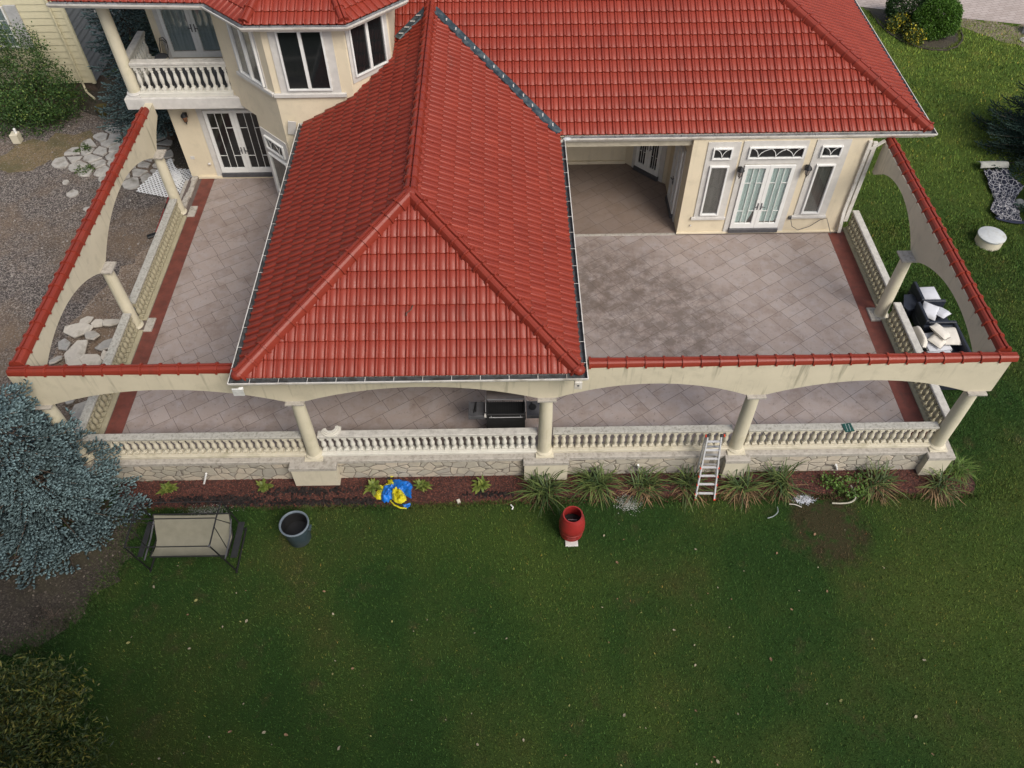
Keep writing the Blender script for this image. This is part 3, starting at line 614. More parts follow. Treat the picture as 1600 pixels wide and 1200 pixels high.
mb = MB(); mb.box(-11.45, -8.603, 25.90, 35.3, 3.204, 6.75); w4 = mb.build('wall', MT['stucco'], hs_); w4['label'] = 'wall behind the balcony'
# skirting on the right wing
mb = MB(); mb.box(5.60, 10.96, 20.75, 20.797, 0.002, 0.10, 0.01); mb.build('skirting', MT['stucco'], hs_)
mb = MB(); mb.box(-2.2, 4.33, 24.72, 24.797, 0.002, 0.12); mb.build('skirting', MT['stucco'], hs_)
mb = MB(); mb.box(-10.9, -7.83, 24.17, 24.247, 0.002, 0.08); mb.build('skirting', MT['stucco'], hs_)
# beams and ceiling of the covered porch
mb = MB(); mb.box(-5.95, -5.65, 12.42, 21.7, 3.2, 3.6); mb.box(1.2, 1.5, 12.42, 20.9, 3.2, 3.6); mb.box(-5.65, 1.2, 12.42, 24.7, 3.5, 3.6)
mb.box(1.5, 5.61, 20.92, 24.7, 3.3, 3.6)
mb.build('porch_ceiling', MT['soffit'], hs_)

# ---- tiled roof planes
TW, TE = 0.226, 0.41
def tile_plane(name, P, e, up, width, run, clips, seed=1, s0=0.0, lab=None):
    """P: eave corner (3D), e: unit vector along the eave, up: horizontal unit vector up-slope"""
    sl = 0.526; ln = math.sqrt(1+sl*sl)
    P = np.array(P, float); e = np.array([*e, 0.0]); u = np.array([up[0], up[1], sl])/ln; nrm = np.cross(e, u)
    if nrm[2] < 0: nrm = -nrm
    ncol = int(width/TW)+1; nrow = int(run*ln/TE)+1
    pf = [(0.0, -0.030), (0.045, 0.002), (0.07, 0.004), (0.575, 0.004), (0.605, -0.004), (0.63, -0.034), (0.655, 0.006), (0.70, 0.030), (0.81, 0.040), (0.92, 0.030), (0.965, 0.004)]
    rnd = np.random.default_rng(seed); k = len(pf)
    us = np.array([(c+p[0])*TW for c in range(ncol) for p in pf]+[ncol*TW]); hs2 = np.array([p[1] for c in range(ncol) for p in pf]+[0.0]); m = len(us)
    V = []; F = []; C = []; idx = 0; colid = np.minimum(np.arange(m)//k, ncol-1)
    for r in range(nrow):
        off = rnd.uniform(-0.006, 0.006); tv = rnd.random(ncol)[colid]; dh = rnd.uniform(0, 0.005, ncol)[colid]
        sA, sB = r*TE, (r+1)*TE+0.03
        lo = P+np.outer(us+off, e)+u*sA; 
        rows = [lo+u*0.035+np.outer(hs2-0.02, nrm), lo+np.outer(hs2+0.034+dh, nrm), lo+u*0.012+np.outer(hs2+0.046+dh, nrm), lo+u*(sB-sA)+np.outer(hs2*0.95+0.004, nrm)]
        for q in rows: V.append(q); C.append(tv)
        for a in range(3):
            b0 = idx+a*m; i = np.arange(m-1); F.append(np.stack([b0+i, b0+i+1, b0+m+i+1, b0+m+i], 1))
        idx += 4*m
    V = np.concatenate(V); F = np.concatenate(F); C = np.concatenate(C)
    me = bpy.data.meshes.new('t'); me.vertices.add(len(V)); me.vertices.foreach_set('co', V.astype(np.float32).ravel())
    me.loops.add(F.size); me.loops.foreach_set('vertex_index', F.astype(np.int32).ravel()); me.polygons.add(len(F)); me.polygons.foreach_set('loop_start', np.arange(0, F.size, 4, dtype=np.int32)); me.update(calc_edges=True)
    a = me.attributes.new('col', 'FLOAT', 'POINT'); a.data.foreach_set('value', C.astype(np.float32))
    bm = bmesh.new(); bm.from_mesh(me)
    for co, no in clips:
        bmesh.ops.bisect_plane(bm, geom=bm.verts[:]+bm.edges[:]+bm.faces[:], plane_co=(*co, 0), plane_no=(*no, 0), clear_outer=True)
    bmesh.ops.recalc_face_normals(bm, faces=[]) if False else None
    bm.normal_update(); up_n = sum(f.normal.z*f.calc_area() for f in bm.faces)
    if up_n < 0: bmesh.ops.reverse_faces(bm, faces=bm.faces[:])
    return bm
def join_planes(name, bms, parent, lab=None):
    me = bpy.data.meshes.new(name); acc = bmesh.new()
    for bm in bms:
        t = bpy.data.meshes.new('t'); bm.to_mesh(t); bm.free(); acc.from_mesh(t)
    off = wloc(parent); bmesh.ops.translate(acc, vec=-off, verts=acc.verts[:]); acc.to_mesh(me); acc.free(); me.materials.append(MT['tile'])
    o = bpy.data.objects.new(name, me); COL.objects.link(o); o.parent = parent
    if lab: o['label'] = lab
    return o
ZE = 3.70
xl, xr, yf, ym = -6.05, 1.62, 11.65, 20.90; xm = (xl+xr)/2; hw = (xr-xl)/2; ya = yf+hw; yv = ym+hw
zr = ZE+hw*0.526
q2 = 1/math.sqrt(2)
bms = [tile_plane('f', (xl, yf, ZE), (1, 0), (0, 1), xr-xl, hw, [((xl, yf), (-q2, q2)), ((xr, yf), (q2, q2))], 1)]
# left plane stops at the bay wall, right plane at the valley
bms.append(tile_plane('l', (xl, yf, ZE), (0, 1), (1, 0), 14.0, hw, [((xl, yf), (q2, -q2)), ((xm, 0), (1, 0)), ((xl, 21.74), (0, 1))], 2))
bms.append(tile_plane('l2', (xl, yf, ZE), (0, 1), (1, 0), 14.0, hw, [((xl, 21.74), (0, -1)), ((xm, 0), (1, 0)), ((-4.41, 21.75), (-q2, q2)), ((-3.3, 22.84), (0, 1))], 2))
bms.append(tile_plane('l3', (xl, yf, ZE), (0, 1), (1, 0), 14.0, hw, [((-3.3, 22.84), (0, -1)), ((-3.29, 0), (-1, 0)), ((xm, 0), (1, 0)), ((xm, yv), (-q2, q2))], 2))
bms.append(tile_plane('r', (xr, yf, ZE), (0, 1), (-1, 0), 14.0, hw, [((xr, yf), (-q2, -q2)), ((xm, 0), (-1, 0)), ((xm, yv), (q2, q2))], 3))
roof1 = join_planes('roof', bms, hs_, 'hipped roof over the middle of the patio')
xe, yr_ = 12.62, 28.6; hr = yr_-ym; zr2 = ZE+hr*0.526
bms = [tile_plane('a', (xr-4, ym, ZE), (1, 0), (0, 1), 16.0, hr, [((xe, ym), (q2, q2)), ((xr, ym), (-q2, -q2)), ((xm+0.0001, 0), (-1, 0))], 4),
       tile_plane('b', (-10.0, ym, ZE), (1, 0), (0, 1), 8.0, hr, [((xl, ym), (q2, -q2)), ((xm, 0), (1, 0)), ((-3.29, 0), (-1, 0))], 5),
       tile_plane('c', (xe, ym, ZE), (0, 1), (-1, 0), 15.5, hr, [((xe, ym), (-q2, -q2)), ((xe, 2*yr_-ym), (-q2, q2))], 6),
       tile_plane('d', (-9.6, 2*yr_-ym, ZE), (1, 0), (0, -1), 22.4, hr, [((xe, 2*yr_-ym), (q2, -q2))], 7)]
roof2 = join_planes('roof', bms, hs_, 'large main roof with its right-hand hip')
# deck just under the tiles
def deck(polys, name='roof_deck'):
    mb = MB()
    for pl in polys: mb.add(pl, [tuple(range(len(pl)))])
    o = mb.build(name, MT['soffit'], hs_); return o
def zt_(d): return ZE+d*0.526-0.045
deck([[(xl, yf, ZE-.045), (xr, yf, ZE-.045), (xm, ya, zt_(hw))], [(xr, yf, ZE-.045), (xr, ym, ZE-.045), (xm, yv, zt_(hw)), (xm, ya, zt_(hw))],
      [(xl, 21.7, ZE-.045), (xl, yf, ZE-.045), (xm, ya, zt_(hw)), (xm, yv, zt_(hw)), (-3.3, 23.8, zt_(2.75)), (-3.3, 22.86, zt_(2.75)), (-4.41, 21.75, zt_(1.64))],
      [(xr, ym, ZE-.045), (xe, ym, ZE-.045), (xe-hr, yr_, zt_(hr)), (xm, yr_, zt_(hr)), (xm, yv, zt_(hw))],
      [(xe, ym, ZE-.045), (xe, 2*yr_-ym, ZE-.045), (xe-hr, yr_, zt_(hr))]])
# hips and ridges
zo = 0.045
caps((xl+0.06, yf+0.06, ZE+zo+0.02), (xm, ya, zr+zo+0.02), 'hip_cap', hs_, w=0.33, h=0.15, tl=0.40, end=False, lab='left hip of the middle roof')
caps((xr-0.06, yf+0.06, ZE+zo+0.02), (xm, ya, zr+zo+0.02), 'hip_cap', hs_, w=0.33, h=0.15, tl=0.40, end=False, lab='right hip of the middle roof')
caps((xm, ya+0.05, zr+zo+0.03), (xm, yv+0.6, zr+zo+0.03), 'ridge_cap', hs_, w=0.30, h=0.14, tl=0.40, end=False)
caps((xe-0.05, ym+0.05, ZE+zo+0.02), (xe-hr, yr_, zr2+zo), 'hip_cap', hs_, w=0.34, h=0.15, tl=0.41, end=False, lab='long right hip of the main roof')
caps((xe-hr, yr_, zr2+zo), (-3.2, yr_, zr2+zo), 'ridge_cap', hs_, w=0.27, h=0.13, tl=0.41, end=False)
# small knuckle caps where hips end
for x, y, z, r_, zs in ((xl+0.05, yf+0.05, ZE+.09, .15, .8), (xr-0.05, yf+0.05, ZE+.09, .15, .8), (xe-0.05, ym+0.05, ZE+.09, .125, .8), (xm, ya, zr+0.10, .17, .6)):
    mb = MB(); mb.sphere((x, y, z), r_, 12, 8, (1, 1, zs)); mb.build('cap_end', MT['cap'], hs_, smooth=True, auto=80)
# valleys in lead, with the ragged mortar look of the photo
def valley(p0, p1, n=22, w=0.112, seed=1):
    rnd = random.Random(seed); p0 = Vector(p0); p1 = Vector(p1); d = (p1-p0).normalized(); x = d.cross(Vector((0, 0, 1))).normalized(); L = (p1-p0).length
    mb = MB(); vs = []; fs = []
    for i in range(n+1):
        c = p0+d*L*i/n
        for k, (o_, h) in enumerate(((-1.25, 0.105), (-0.95, 0.135), (0, 0.115), (0.95, 0.135), (1.25, 0.105))):
            vs.append(c+x*(w*o_*(1+rnd.uniform(-.14, .14)*(abs(o_) > 1)))+Vector((0, 0, h+(rnd.uniform(-.01, .01) if abs(o_) > 1 else 0))))
    for i in range(n):
        for k in range(4): fs.append((i*5+k, i*5+k+1, (i+1)*5+k+1, (i+1)*5+k))
    mb.add(vs, fs); o = mb.build('valley', MT['lead'], hs_)
    mb = MB()
    for i in range(n-1):
        c = p0+d*L*(i+0.7)/n+Vector((0, 0, 0.140)); mb.obox(c+x*rnd.uniform(-.015, .03), (w*1.35, 0.035, 0.014), (0, 0, math.atan2(x.y, x.x)+0.75))
    q = mb.build('seam_strap', MT['trim'], hs_); q.parent = o
    return o
valley((xr, ym, ZE), (xm+0.12, yv-0.12, zr-0.06), 13)['label'] = 'long valley flashing right of the ridge'
valley((-3.22, ym+2.83, ZE+2.83*.526), (xm-0.12, yv-0.12, zr-0.06), 5, seed=4)['label'] = 'short valley flashing beside the bay'
# gutters: white U channel, grey inside, with straps
def gutter(pts, n_out, lab, w=0.155, h=0.12, strap=0.62, liner='gutin'):
    """pts: polyline of the inner (fascia) top edge; n_out: outward horizontal normals per segment"""
    mo = MB(); mi = MB(); ms = MB()
    P = [Vector(p) for p in pts]; S = len(P)-1; nn = [Vector((*n_out[i], 0)).normalized() for i in range(S)]
    offs = []
    for i in range(len(P)):
        if i == 0: offs.append(nn[0])
        elif i == S: offs.append(nn[-1])
        else: m_ = (nn[i-1]+nn[i]); offs.append(m_/max(0.2, m_.dot(nn[i])))
    # outer profile (distance out, z) closed loop with the inner channel
    outer = [(0.0, 0.0), (0.0, -h), (w*0.62, -h), (w*0.85, -h*0.55), (w, -h*0.30), (w+0.006, 0.012), (w-0.016, 0.012)]
    inner = [(w-0.016, 0.012), (w-0.018, -h*0.28), (w*0.80, -h*0.55), (w*0.58, -h+0.02), (0.02, -h+0.02), (0.018, 0.0), (0.0, 0.0)]
    for mb, pr in ((mo, outer), (mi, inner)):
        vs = []; fs = []; k = len(pr)
        for p, o_ in zip(P, offs): vs += [p+o_*a+Vector((0, 0, b_)) for a, b_ in pr]
        for i in range(S):
            for j in range(k-1): fs.append((i*k+j, i*k+j+1, (i+1)*k+j+1, (i+1)*k+j))
        mb.add(vs, fs)
    for i in (0, S): mo.add([P[i]+offs[i]*a+Vector((0, 0, b_)) for a, b_ in outer], [tuple(range(len(outer)))])
    for i in range(S):
        L = (P[i+1]-P[i]).length; d = (P[i+1]-P[i]).normalized(); n = max(1, int(L/strap))
        for j in range(n):
            c = P[i]+d*(j+0.5)*L/n; ms.bar(c+Vector((0, 0, 0.004))+nn[i]*0.01, c+nn[i]*(w-0.01)+Vector((0, 0, 0.006)), 0.012, 0.004)
    g = mo.build('gutter', MT['whitegut'], hs_); g['label'] = lab
    q = mi.build('gutter_lining', MT[liner], hs_); q.parent = g; q = ms.build('strap', MT['whitegut'] if liner == 'gutin' else MT['greym'], hs_); q.parent = g
    return g
go = 0.0
gutter([(xl-0.0, 21.74, ZE), (xl-0.0, yf-0.0, ZE), (xr+0.0, yf, ZE), (xr+0.0, 20.70, ZE)], [(-1, 0), (0, -1), (1, 0)], 'gutter round the middle roof')
gutter([(xr+0.16, ym-0.03, ZE), (xe, ym-0.03, ZE), (xe, 36.3, ZE)], [(0, -1), (1, 0)], 'gutter under the main roof', w=0.15, strap=0.95, liner='gutinl')
mb = MB(); mb.box(xr+0.16, xe-0.01, ym-0.025, ym+0.02, ZE-0.20, ZE-0.02); mb.box(xe-0.02, xe-0.002, ym+0.03, 36.3, ZE-0.2, ZE-0.02); mb.box(xl+0.002, xr-0.002, yf+0.004, yf+0.03, ZE-0.12, ZE-0.02)
mb.box(xl+0.004, xl+0.03, yf+0.04, 21.7, ZE-0.16, ZE-0.02); mb.box(xr-0.03, xr-0.004, yf+0.04, 20.8, ZE-0.16, ZE-0.02)
mb.build('fascia', MT['whitegut'], hs_)
mb = MB(); mb.box(10.95, xe-0.03, ym+0.02, 36.2, 3.50, 3.52); mb.box(xr+0.16, xe-0.03, ym-0.02, 20.93, 3.50, 3.52); mb.box(xl+.03, xr-.03, yf+.03, 12.08, 3.56, 3.575); mb.build('soffit', MT['soffit'], hs_)
# sealant blobs, outlet box under the front right gutter corner, stray flashing
mb = MB(); mb.sphere((xr+0.21, 20.73, ZE+0.0), 0.09, 9, 6, (1.5, .9, .5)); mb.build('sealant', MT['lid'], hs_, smooth=True, auto=80)
mb = MB(); mb.box(xr-0.14, xr+0.03, yf-0.15, yf-0.02, ZE-0.36, ZE-0.125, 0.008); ob = mb.build('outlet_box', MT['whitegut'], hs_)
mb = MB(); mb.sphere((xr-0.055, yf-0.153, ZE-0.23), 0.028, 8, 5, (1, .3, 1)); q = mb.build('outlet_bolt', MT['greym'], hs_); q.parent = ob
mb = MB(); mb.obox((-6.07, 11.56, ZE-0.36), (0.24, 0.02, 0.34), (0.25, 0.12, 0.1)); mb.obox((-5.97, 11.55, ZE-0.22), (0.10, 0.022, 0.10), (0.25, 0.1, 0.3)); q = mb.build('bent_flashing', MT['white_pipe'], hs_); q['label'] = 'bent white flashing under the left corner of the gutter'
mb = MB(); mb.obox((-6.42, 21.66, 3.60), (0.24, 0.025, 0.50), (0.18, 0.22, 0.1)); q = mb.build('flashing_plate', MT['trim'], hs_)
# a mark on a tile in the front plane
mb = MB(); mb.tube([(-2.24, 12.90, 4.455), (-2.16, 12.97, 4.475), (-2.13, 13.06, 4.51)], 0.012, 5); mb.tube([(-2.26, 12.90, 4.455), (-2.27, 12.82, 4.425)], 0.016, 5); q = mb.build('twig_debris', MT['bark'], hs_)

# ---- upper roof over the bay and the balcony
ZU = 6.84
up_pts = [(-12.80, 23.02), (-8.36, 22.78), (-7.02, 21.48), (-4.26, 21.45), (-2.80, 22.92), (-2.80, 36)]
nrm_ = []
for i in range(5):
    a, b_ = Vector(up_pts[i]), Vector(up_pts[i+1]); d = (b_-a).normalized(); nrm_.append((d.y, -d.x) if True else None)
gutter([(x, y, ZU) for x, y in up_pts], nrm_, 'gutter round the bay and balcony roof', w=0.15, strap=0.9, liner='gutinl')
def roof_face(a, b_, apex_run, clips, seed):
    a = Vector(a); b_ = Vector(b_); d = (b_-a).normalized(); upv = Vector((-d.y, d.x))
    P = a-d*6; return tile_plane('u', (P.x, P.y, ZU), (d.x, d.y), (upv.x, upv.y), (b_-a).length+12, apex_run, clips, seed)
def hipclip(i):  # plane through vertex i bisecting the two eaves; returns (co, direction along the hip)
    a, b_, c = Vector(up_pts[i-1]), Vector(up_pts[i]), Vector(up_pts[i+1]); d1 = (b_-a).normalized(); d2 = (c-b_).normalized(); n1 = Vector((-d1.y, d1.x)); n2 = Vector((-d2.y, d2.x))
    return b_, (n1+n2).normalized()
bms = []; hips = {i: hipclip(i) for i in (1, 2, 3, 4)}
for i in range(5):
    cl = []
    if i > 0: co, h = hips[i]; cl.append(((co.x, co.y), (-h.y, h.x)))
    if i < 4: co, h = hips[i+1]; cl.append(((co.x, co.y), (h.y, -h.x)))
    if i == 0: cl.append(((-12.8, 23), (-1, 0)))
    if i == 4: cl.append(((0, 36), (0, 1)))
    bms.append(roof_face(up_pts[i], up_pts[i+1], 2.9, cl, 20+i))
# flip the sides that do not point into the right half
roof3 = join_planes('roof', bms, hs_, 'roof of the upper bay and balcony')
for i in (2, 3):
    co, h = hips[i]; k = 2.6; dz = abs(h.dot(Vector(nrm_[i])))*k*0.526
    caps((co.x+h.x*0.08, co.y+h.y*0.08, ZU+0.07), (co.x+h.x*k, co.y+h.y*k, ZU+0.07+dz), 'hip_cap', hs_, w=0.27, h=0.13, tl=0.4, end=False, lab='bay roof hip %s' % ('at its left front corner' if i == 2 else 'at its right front corner'))
mb = MB(); mb.prism([(x+ (0.02 if i else 0), y+0.03) for i, (x, y) in enumerate(up_pts)]+[(-12.8, 36)], ZU-0.14, ZU-0.1); mb.build('soffit', MT['soffit'], hs_)

# ---- windows and doors
def arcs(mb, x0, x1, z0, z1, n, d, t=0.018):
    """crossing gothic arcs of a transom light"""
    w = (x1-x0)/n
    for i in range(n):
        xa, xb = x0+i*w, x0+(i+1)*w; xm_ = (xa+xb)/2
    pts = [x0+(x1-x0)*i/(n) for i in range(n+1)]
    for i in range(n):
        for s in (1, -1):
            c0 = (pts[i]+pts[i+1])/2; ex = c0+s*w*(1.0 if 0 < i+s < n or n == 1 else 0.5); ex = min(x1, max(x0, ex))
            P = [(c0+(ex-c0)*(1-math.cos(q*math.pi/2/6)), d, z0+(z1-z0)*math.sin(q*math.pi/2/6)) for q in range(7)]
            for a, b_ in zip(P[:-1], P[1:]): mb.bar(a, b_, t, 0.012, (0, 1, 0))
def frame_ring(mb, x0, x1, z0, z1, t, d0, d1, bev=0.006):
    mb.box(x0, x0+t, d0, d1, z0, z1, bev); mb.box(x1-t, x1, d0, d1, z0, z1, bev); mb.box(x0+t+.001, x1-t-.001, d0, d1, z0, z0+t, bev); mb.box(x0+t+.001, x1-t-.001, d0, d1, z1-t, z1, bev)
def window(fr, x0, x1, z0, z1, lab=None, fill='inside', arc_n=0, muls=(), t=0.055, d=0.05, name='window', glass='glass', trim=None, grid=None):
    mb = MB(*fr); frame_ring(mb, x0, x1, z0, z1, t, d-0.045, d+0.045)
    for xm_ in muls: mb.box(xm_-0.045, xm_+0.045, d-0.035, d+0.045, z0+t+.001, z1-t-.001, 0.006)
    if arc_n: arcs(mb, x0+t, x1-t, z0+t, z1-t, arc_n, d+0.015)
    if grid:
        for gx in grid[0]: mb.box(gx-0.01, gx+0.01, d+0.004, d+0.02, z0+t, z1-t)
        for gz in grid[1]: mb.box(x0+t, x1-t, d+0.005, d+0.019, gz-0.01, gz+0.01)
    w = mb.build(name, MT['white'], hs_)
    if lab: w['label'] = lab
    if fill == 'inside':
        mb = MB(*fr); mb.box(x0+t+.001, x1-t-.001, 0.004, d-0.012, z0+t+.001, z1-t-.001); q = mb.build('pane', MT[glass], hs_); q.parent = w
    else:
        mb = MB(*fr); mb.box(x0+t+.001, x1-t-.001, 0.004, 0.014, z0+t+.001, z1-t-.001); q = mb.build('curtain', MT[fill], hs_); q.parent = w
        mb = MB(*fr); mb.box(x0+t+.001, x1-t-.001, d-0.010, d-0.004, z0+t+.001, z1-t-.001); q = mb.build('pane', MT['pane'], hs_); q.parent = w
    return w
def panel(fr, x0, x1, z0, z1, holes, d=0.03, mat='trim', lab=None, name='surround'):
    """flat surround with rectangular openings, built from strips"""
    xs = sorted({x0, x1, *[h[0] for h in holes], *[h[1] for h in holes]}); zs = sorted({z0, z1, *[h[2] for h in holes], *[h[3] for h in holes]})
    mb = MB(*fr)
    for i in range(len(xs)-1):
        for j in range(len(zs)-1):
            cx, cz = (xs[i]+xs[i+1])/2, (zs[j]+zs[j+1])/2
            if any(h[0] < cx < h[1] and h[2] < cz < h[3] for h in holes): continue
            mb.box(xs[i], xs[i+1], 0.0015, d, zs[j], zs[j+1])
    # merge the strips so no seams show
    o = mb.build(name, MT[mat], hs_); bm = bmesh.new(); bm.from_mesh(o.data); bmesh.ops.remove_doubles(bm, verts=bm.verts[:], dist=1e-4)
    seen = {}
    for f in bm.faces: seen.setdefault(tuple(sorted(v.index for v in f.verts)), []).append(f)
    kill = [f for l in seen.values() if len(l) > 1 for f in l]; bmesh.ops.delete(bm, geom=kill, context='FACES_ONLY'); bm.to_mesh(o.data); bm.free()
    if lab: o['label'] = lab
    return o
def sill(fr, x0, x1, z, h=0.10, d=0.085, name='sill'):
    mb = MB(*fr); mb.box(x0, x1, 0.0015, d, z-h, z, 0.012); return mb.build(name, MT['trim'], hs_)
def french_door(fr, x0, x1, z0, z1, fill, lab, prairie=True, thr=True, handle_z=1.15, dark=False):
    c = (x0+x1)/2
    if thr:
        mb = MB(*fr); mb.box(x0-0.02, x1+0.02, 0.002, 0.12, z0-0.17, z0-0.002, 0.01); q = mb.build('threshold', MT['greym'], hs_)
    for k, (a, b_) in enumerate(((x0, c-0.004), (c+0.004, x1))):
        mb = MB(*fr); st = 0.115; d = 0.05
        mb.box(a, a+st, d-.03, d+.03, z0, z1, 0.006); mb.box(b_-st, b_, d-.03, d+.03, z0, z1, 0.006); mb.box(a+st+.001, b_-st-.001, d-.03, d+.03, z0, z0+0.20, 0.006); mb.box(a+st+.001, b_-st-.001, d-.03, d+.03, z1-0.11, z1, 0.006)
        gx0, gx1, gz0, gz1 = a+st, b_-st, z0+0.20, z1-0.11
        if prairie:
            v1, v2 = gx0+(gx1-gx0)*0.34, gx0+(gx1-gx0)*0.66
            for v in (v1, v2): mb.box(v-.009, v+.009, d-.004, d+.014, gz0, gz1)
            for zz in (gz0+(gz1-gz0)*0.23, gz0+(gz1-gz0)*0.74): mb.box(gx0, v1-.009, d-.003, d+.013, zz-.009, zz+.009); mb.box(v2+.009, gx1, d-.003, d+.013, zz-.009, zz+.009)
        dr = mb.build('door', MT['white'], hs_); dr['label'] = '%s leaf of %s' % (('left', 'right')[k], lab)
        if fill == 'inside':
            mb = MB(*fr); mb.box(gx0+.001, gx1-.001, 0.004, d-.012, gz0+.001, gz1-.001); q = mb.build('pane', MT['glass'], hs_); q.parent = dr
        else:
            mb = MB(*fr); mb.box(gx0+.001, gx1-.001, 0.004, 0.010, gz0+.001, gz1-.001); q = mb.build('backing', MT['inside'], hs_); q.parent = dr
            # gathered curtain with a parted lower corner
            K = 26; vs = []; fs = []
            for i in range(K+1):
                s_ = i/K; x = gx0+0.002+(gx1-gx0-0.004)*s_; 
                zb = gz0+0.015+(0.0 if fill != 'curtain' else (max(0, s_-0.72)*1.9 if k == 0 else max(0, s_-0.9)*1.0+0.02))
                y = 0.016+0.006*math.sin(s_*38)
                vs += [(x, y, zb), (x, y, gz1-.002)]
            for i in range(K): fs.append((2*i, 2*i+2, 2*i+3, 2*i+1))
            mb = MB(*fr); mb.add(vs, fs); q = mb.build('curtain', MT[fill], hs_); q.parent = dr
            mb = MB(*fr); mb.box(gx0+.001, gx1-.001, d-.012, d-.006, gz0+.001, gz1-.001); q = mb.build('pane', MT['pane'], hs_); q.parent = dr
        hx = (b_-0.05) if k == 0 else (a+0.05)
        mb = MB(*fr); mb.box(hx-.018, hx+.018, d+.031, d+.045, handle_z-.13, handle_z+.13, .004); mb.bar((hx, d+.05, handle_z), (hx+(-.11 if k == 0 else .11), d+.085, handle_z), 0.02, 0.02)
        q = mb.build('handle', MT['greym'], hs_); q.parent = dr
# right wing front
FR = ((0, 20.80, 0), (1, 0, 0), (0, -1, 0))
panel(FR, 6.07, 7.05, 0.66, 3.49, [(6.24, 6.83, 0.80, 2.68), (6.24, 6.83, 2.91, 3.31)], lab='surround of the left narrow window')
panel(FR, 7.13, 9.08, 0.10, 3.51, [(7.30, 8.88, 0.10, 2.71), (7.32, 9.0, 2.92, 3.33)], lab='surround of the double doors')
panel(FR, 9.30, 10.33, 0.70, 3.53, [(9.50, 10.08, 0.82, 2.69), (9.49, 10.11, 2.95, 3.34)], lab='surround of the right narrow window')
window(FR, 6.24, 6.83, 0.80, 2.68, 'tall narrow window left of the double doors', fill='curtaing')
window(FR, 9.50, 10.08, 0.82, 2.69, 'tall narrow window right of the double doors', fill='curtaing')
window(FR, 6.24, 6.83, 2.91, 3.31, 'small arched-muntin light above the left narrow window', arc_n=1, t=0.045)
window(FR, 9.49, 10.11, 2.95, 3.34, 'small arched-muntin light above the right narrow window', arc_n=1, t=0.045)
window(FR, 7.32, 9.0, 2.92, 3.33, 'wide transom with crossing arcs over the double doors', arc_n=3, t=0.045)
sill(FR, 5.99, 7.09, 0.72); sill(FR, 9.24, 10.35, 0.73)
french_door(FR, 7.31, 8.87, 0.27, 2.69, 'curtain', 'the curtained double doors')
# doors of the covered porch
FS = ((5.62, 20.80, 0), (0, 1, 0), (-1, 0, 0))
panel(FS, 0.62, 2.05, 0.0, 2.75, [(0.82, 1.85, 0.0, 2.6)]); french_door(FS, 0.82, 1.85, 0.17, 2.6, 'inside', 'the porch side door')
FD = ((5.62, 23.50, 0), (-q2, q2, 0), (-q2, -q2, 0))
panel(FD, 0.15, 1.50, 0.0, 2.75, [(0.32, 1.33, 0.0, 2.6)]); french_door(FD, 0.32, 1.33, 0.17, 2.6, 'inside', 'the angled porch door')
FB = ((0, 24.80, 0), (1, 0, 0), (0, -1, 0))
panel(FB, 1.2, 4.2, 1.02, 2.7, [(1.4, 3.95, 1.15, 2.5)]); window(FB, 1.4, 3.95, 1.15, 2.5, 'porch back window', muls=(2.25, 3.1)); sill(FB, 1.1, 4.25, 1.06, 0.07)
# left door under the balcony
FL = ((0, 24.25, 0), (1, 0, 0), (0, -1, 0))
panel(FL, -10.22, -7.84, 0.06, 2.76, [(-10.03, -8.02, 0.06, 2.68)], lab='surround of the dark double doors'); french_door(FL, -10.0, -8.06, 0.24, 2.68, 'inside', 'the dark-glazed double doors under the balcony')
# bay: lower window on the left diagonal
FA = ((-6.7, 21.75, 0), (-q2, q2, 0), (-q2, -q2, 0))   # u grows up-left
panel(FA, 0.10, 1.50, 0.35, 2.95, [(0.28, 1.28, 0.62, 2.12), (0.28, 1.28, 2.30, 2.76)], lab='surround of the lower bay window')
window(FA, 0.28, 1.28, 0.62, 2.12, 'lower bay window', fill='curtaing'); window(FA, 0.28, 1.28, 2.30, 2.76, 'light above the lower bay window', arc_n=2, t=0.045)
# bay: three upper windows
window(FA, 0.42, 1.62, 4.74, 6.66, 'upper bay window on the left diagonal, a pale curtain inside', muls=(1.02,), fill='curtaing', t=0.05)
panel(FA, 0.36, 1.80, 4.66, 6.68, [(0.42, 1.62, 4.74, 6.66)])
FF = ((0, 21.75, 0), (1, 0, 0), (0, -1, 0))
window(FF, -6.27, -4.98, 4.80, 6.60, 'upper bay window facing the lawn', muls=(-5.62,), t=0.05)
panel(FF, -6.50, -4.74, 4.70, 6.68, [(-6.27, -4.98, 4.80, 6.60)])
FC = ((-4.41, 21.75, 0), (q2, q2, 0), (q2, -q2, 0))
window(FC, 0.14, 1.34, 5.12, 6.60, 'upper bay window on the right diagonal', muls=(0.74,), t=0.05)
panel(FC, 0.05, 1.50, 4.95, 6.68, [(0.14, 1.34, 5.12, 6.60)])
mb = MB(*FF); mb.box(-6.72, -4.60, 0.0015, 0.09, 4.58, 4.70, 0.012); mb.frame(*FA); mb.box(0.02, 1.88, 0.0015, 0.09, 4.58, 4.70, 0.012); mb.build('sill', MT['trim'], hs_)
# upper balcony doors
FU = ((0, 25.90, 0), (1, 0, 0), (0, -1, 0))
panel(FU, -11.22, -8.85, 3.56, 6.2, [(-11.07, -9.07, 3.56, 6.05)]); french_door(FU, -11.06, -9.08, 3.66, 6.05, 'curtainb', 'the balcony double doors', prairie=False, thr=False, handle_z=4.66)
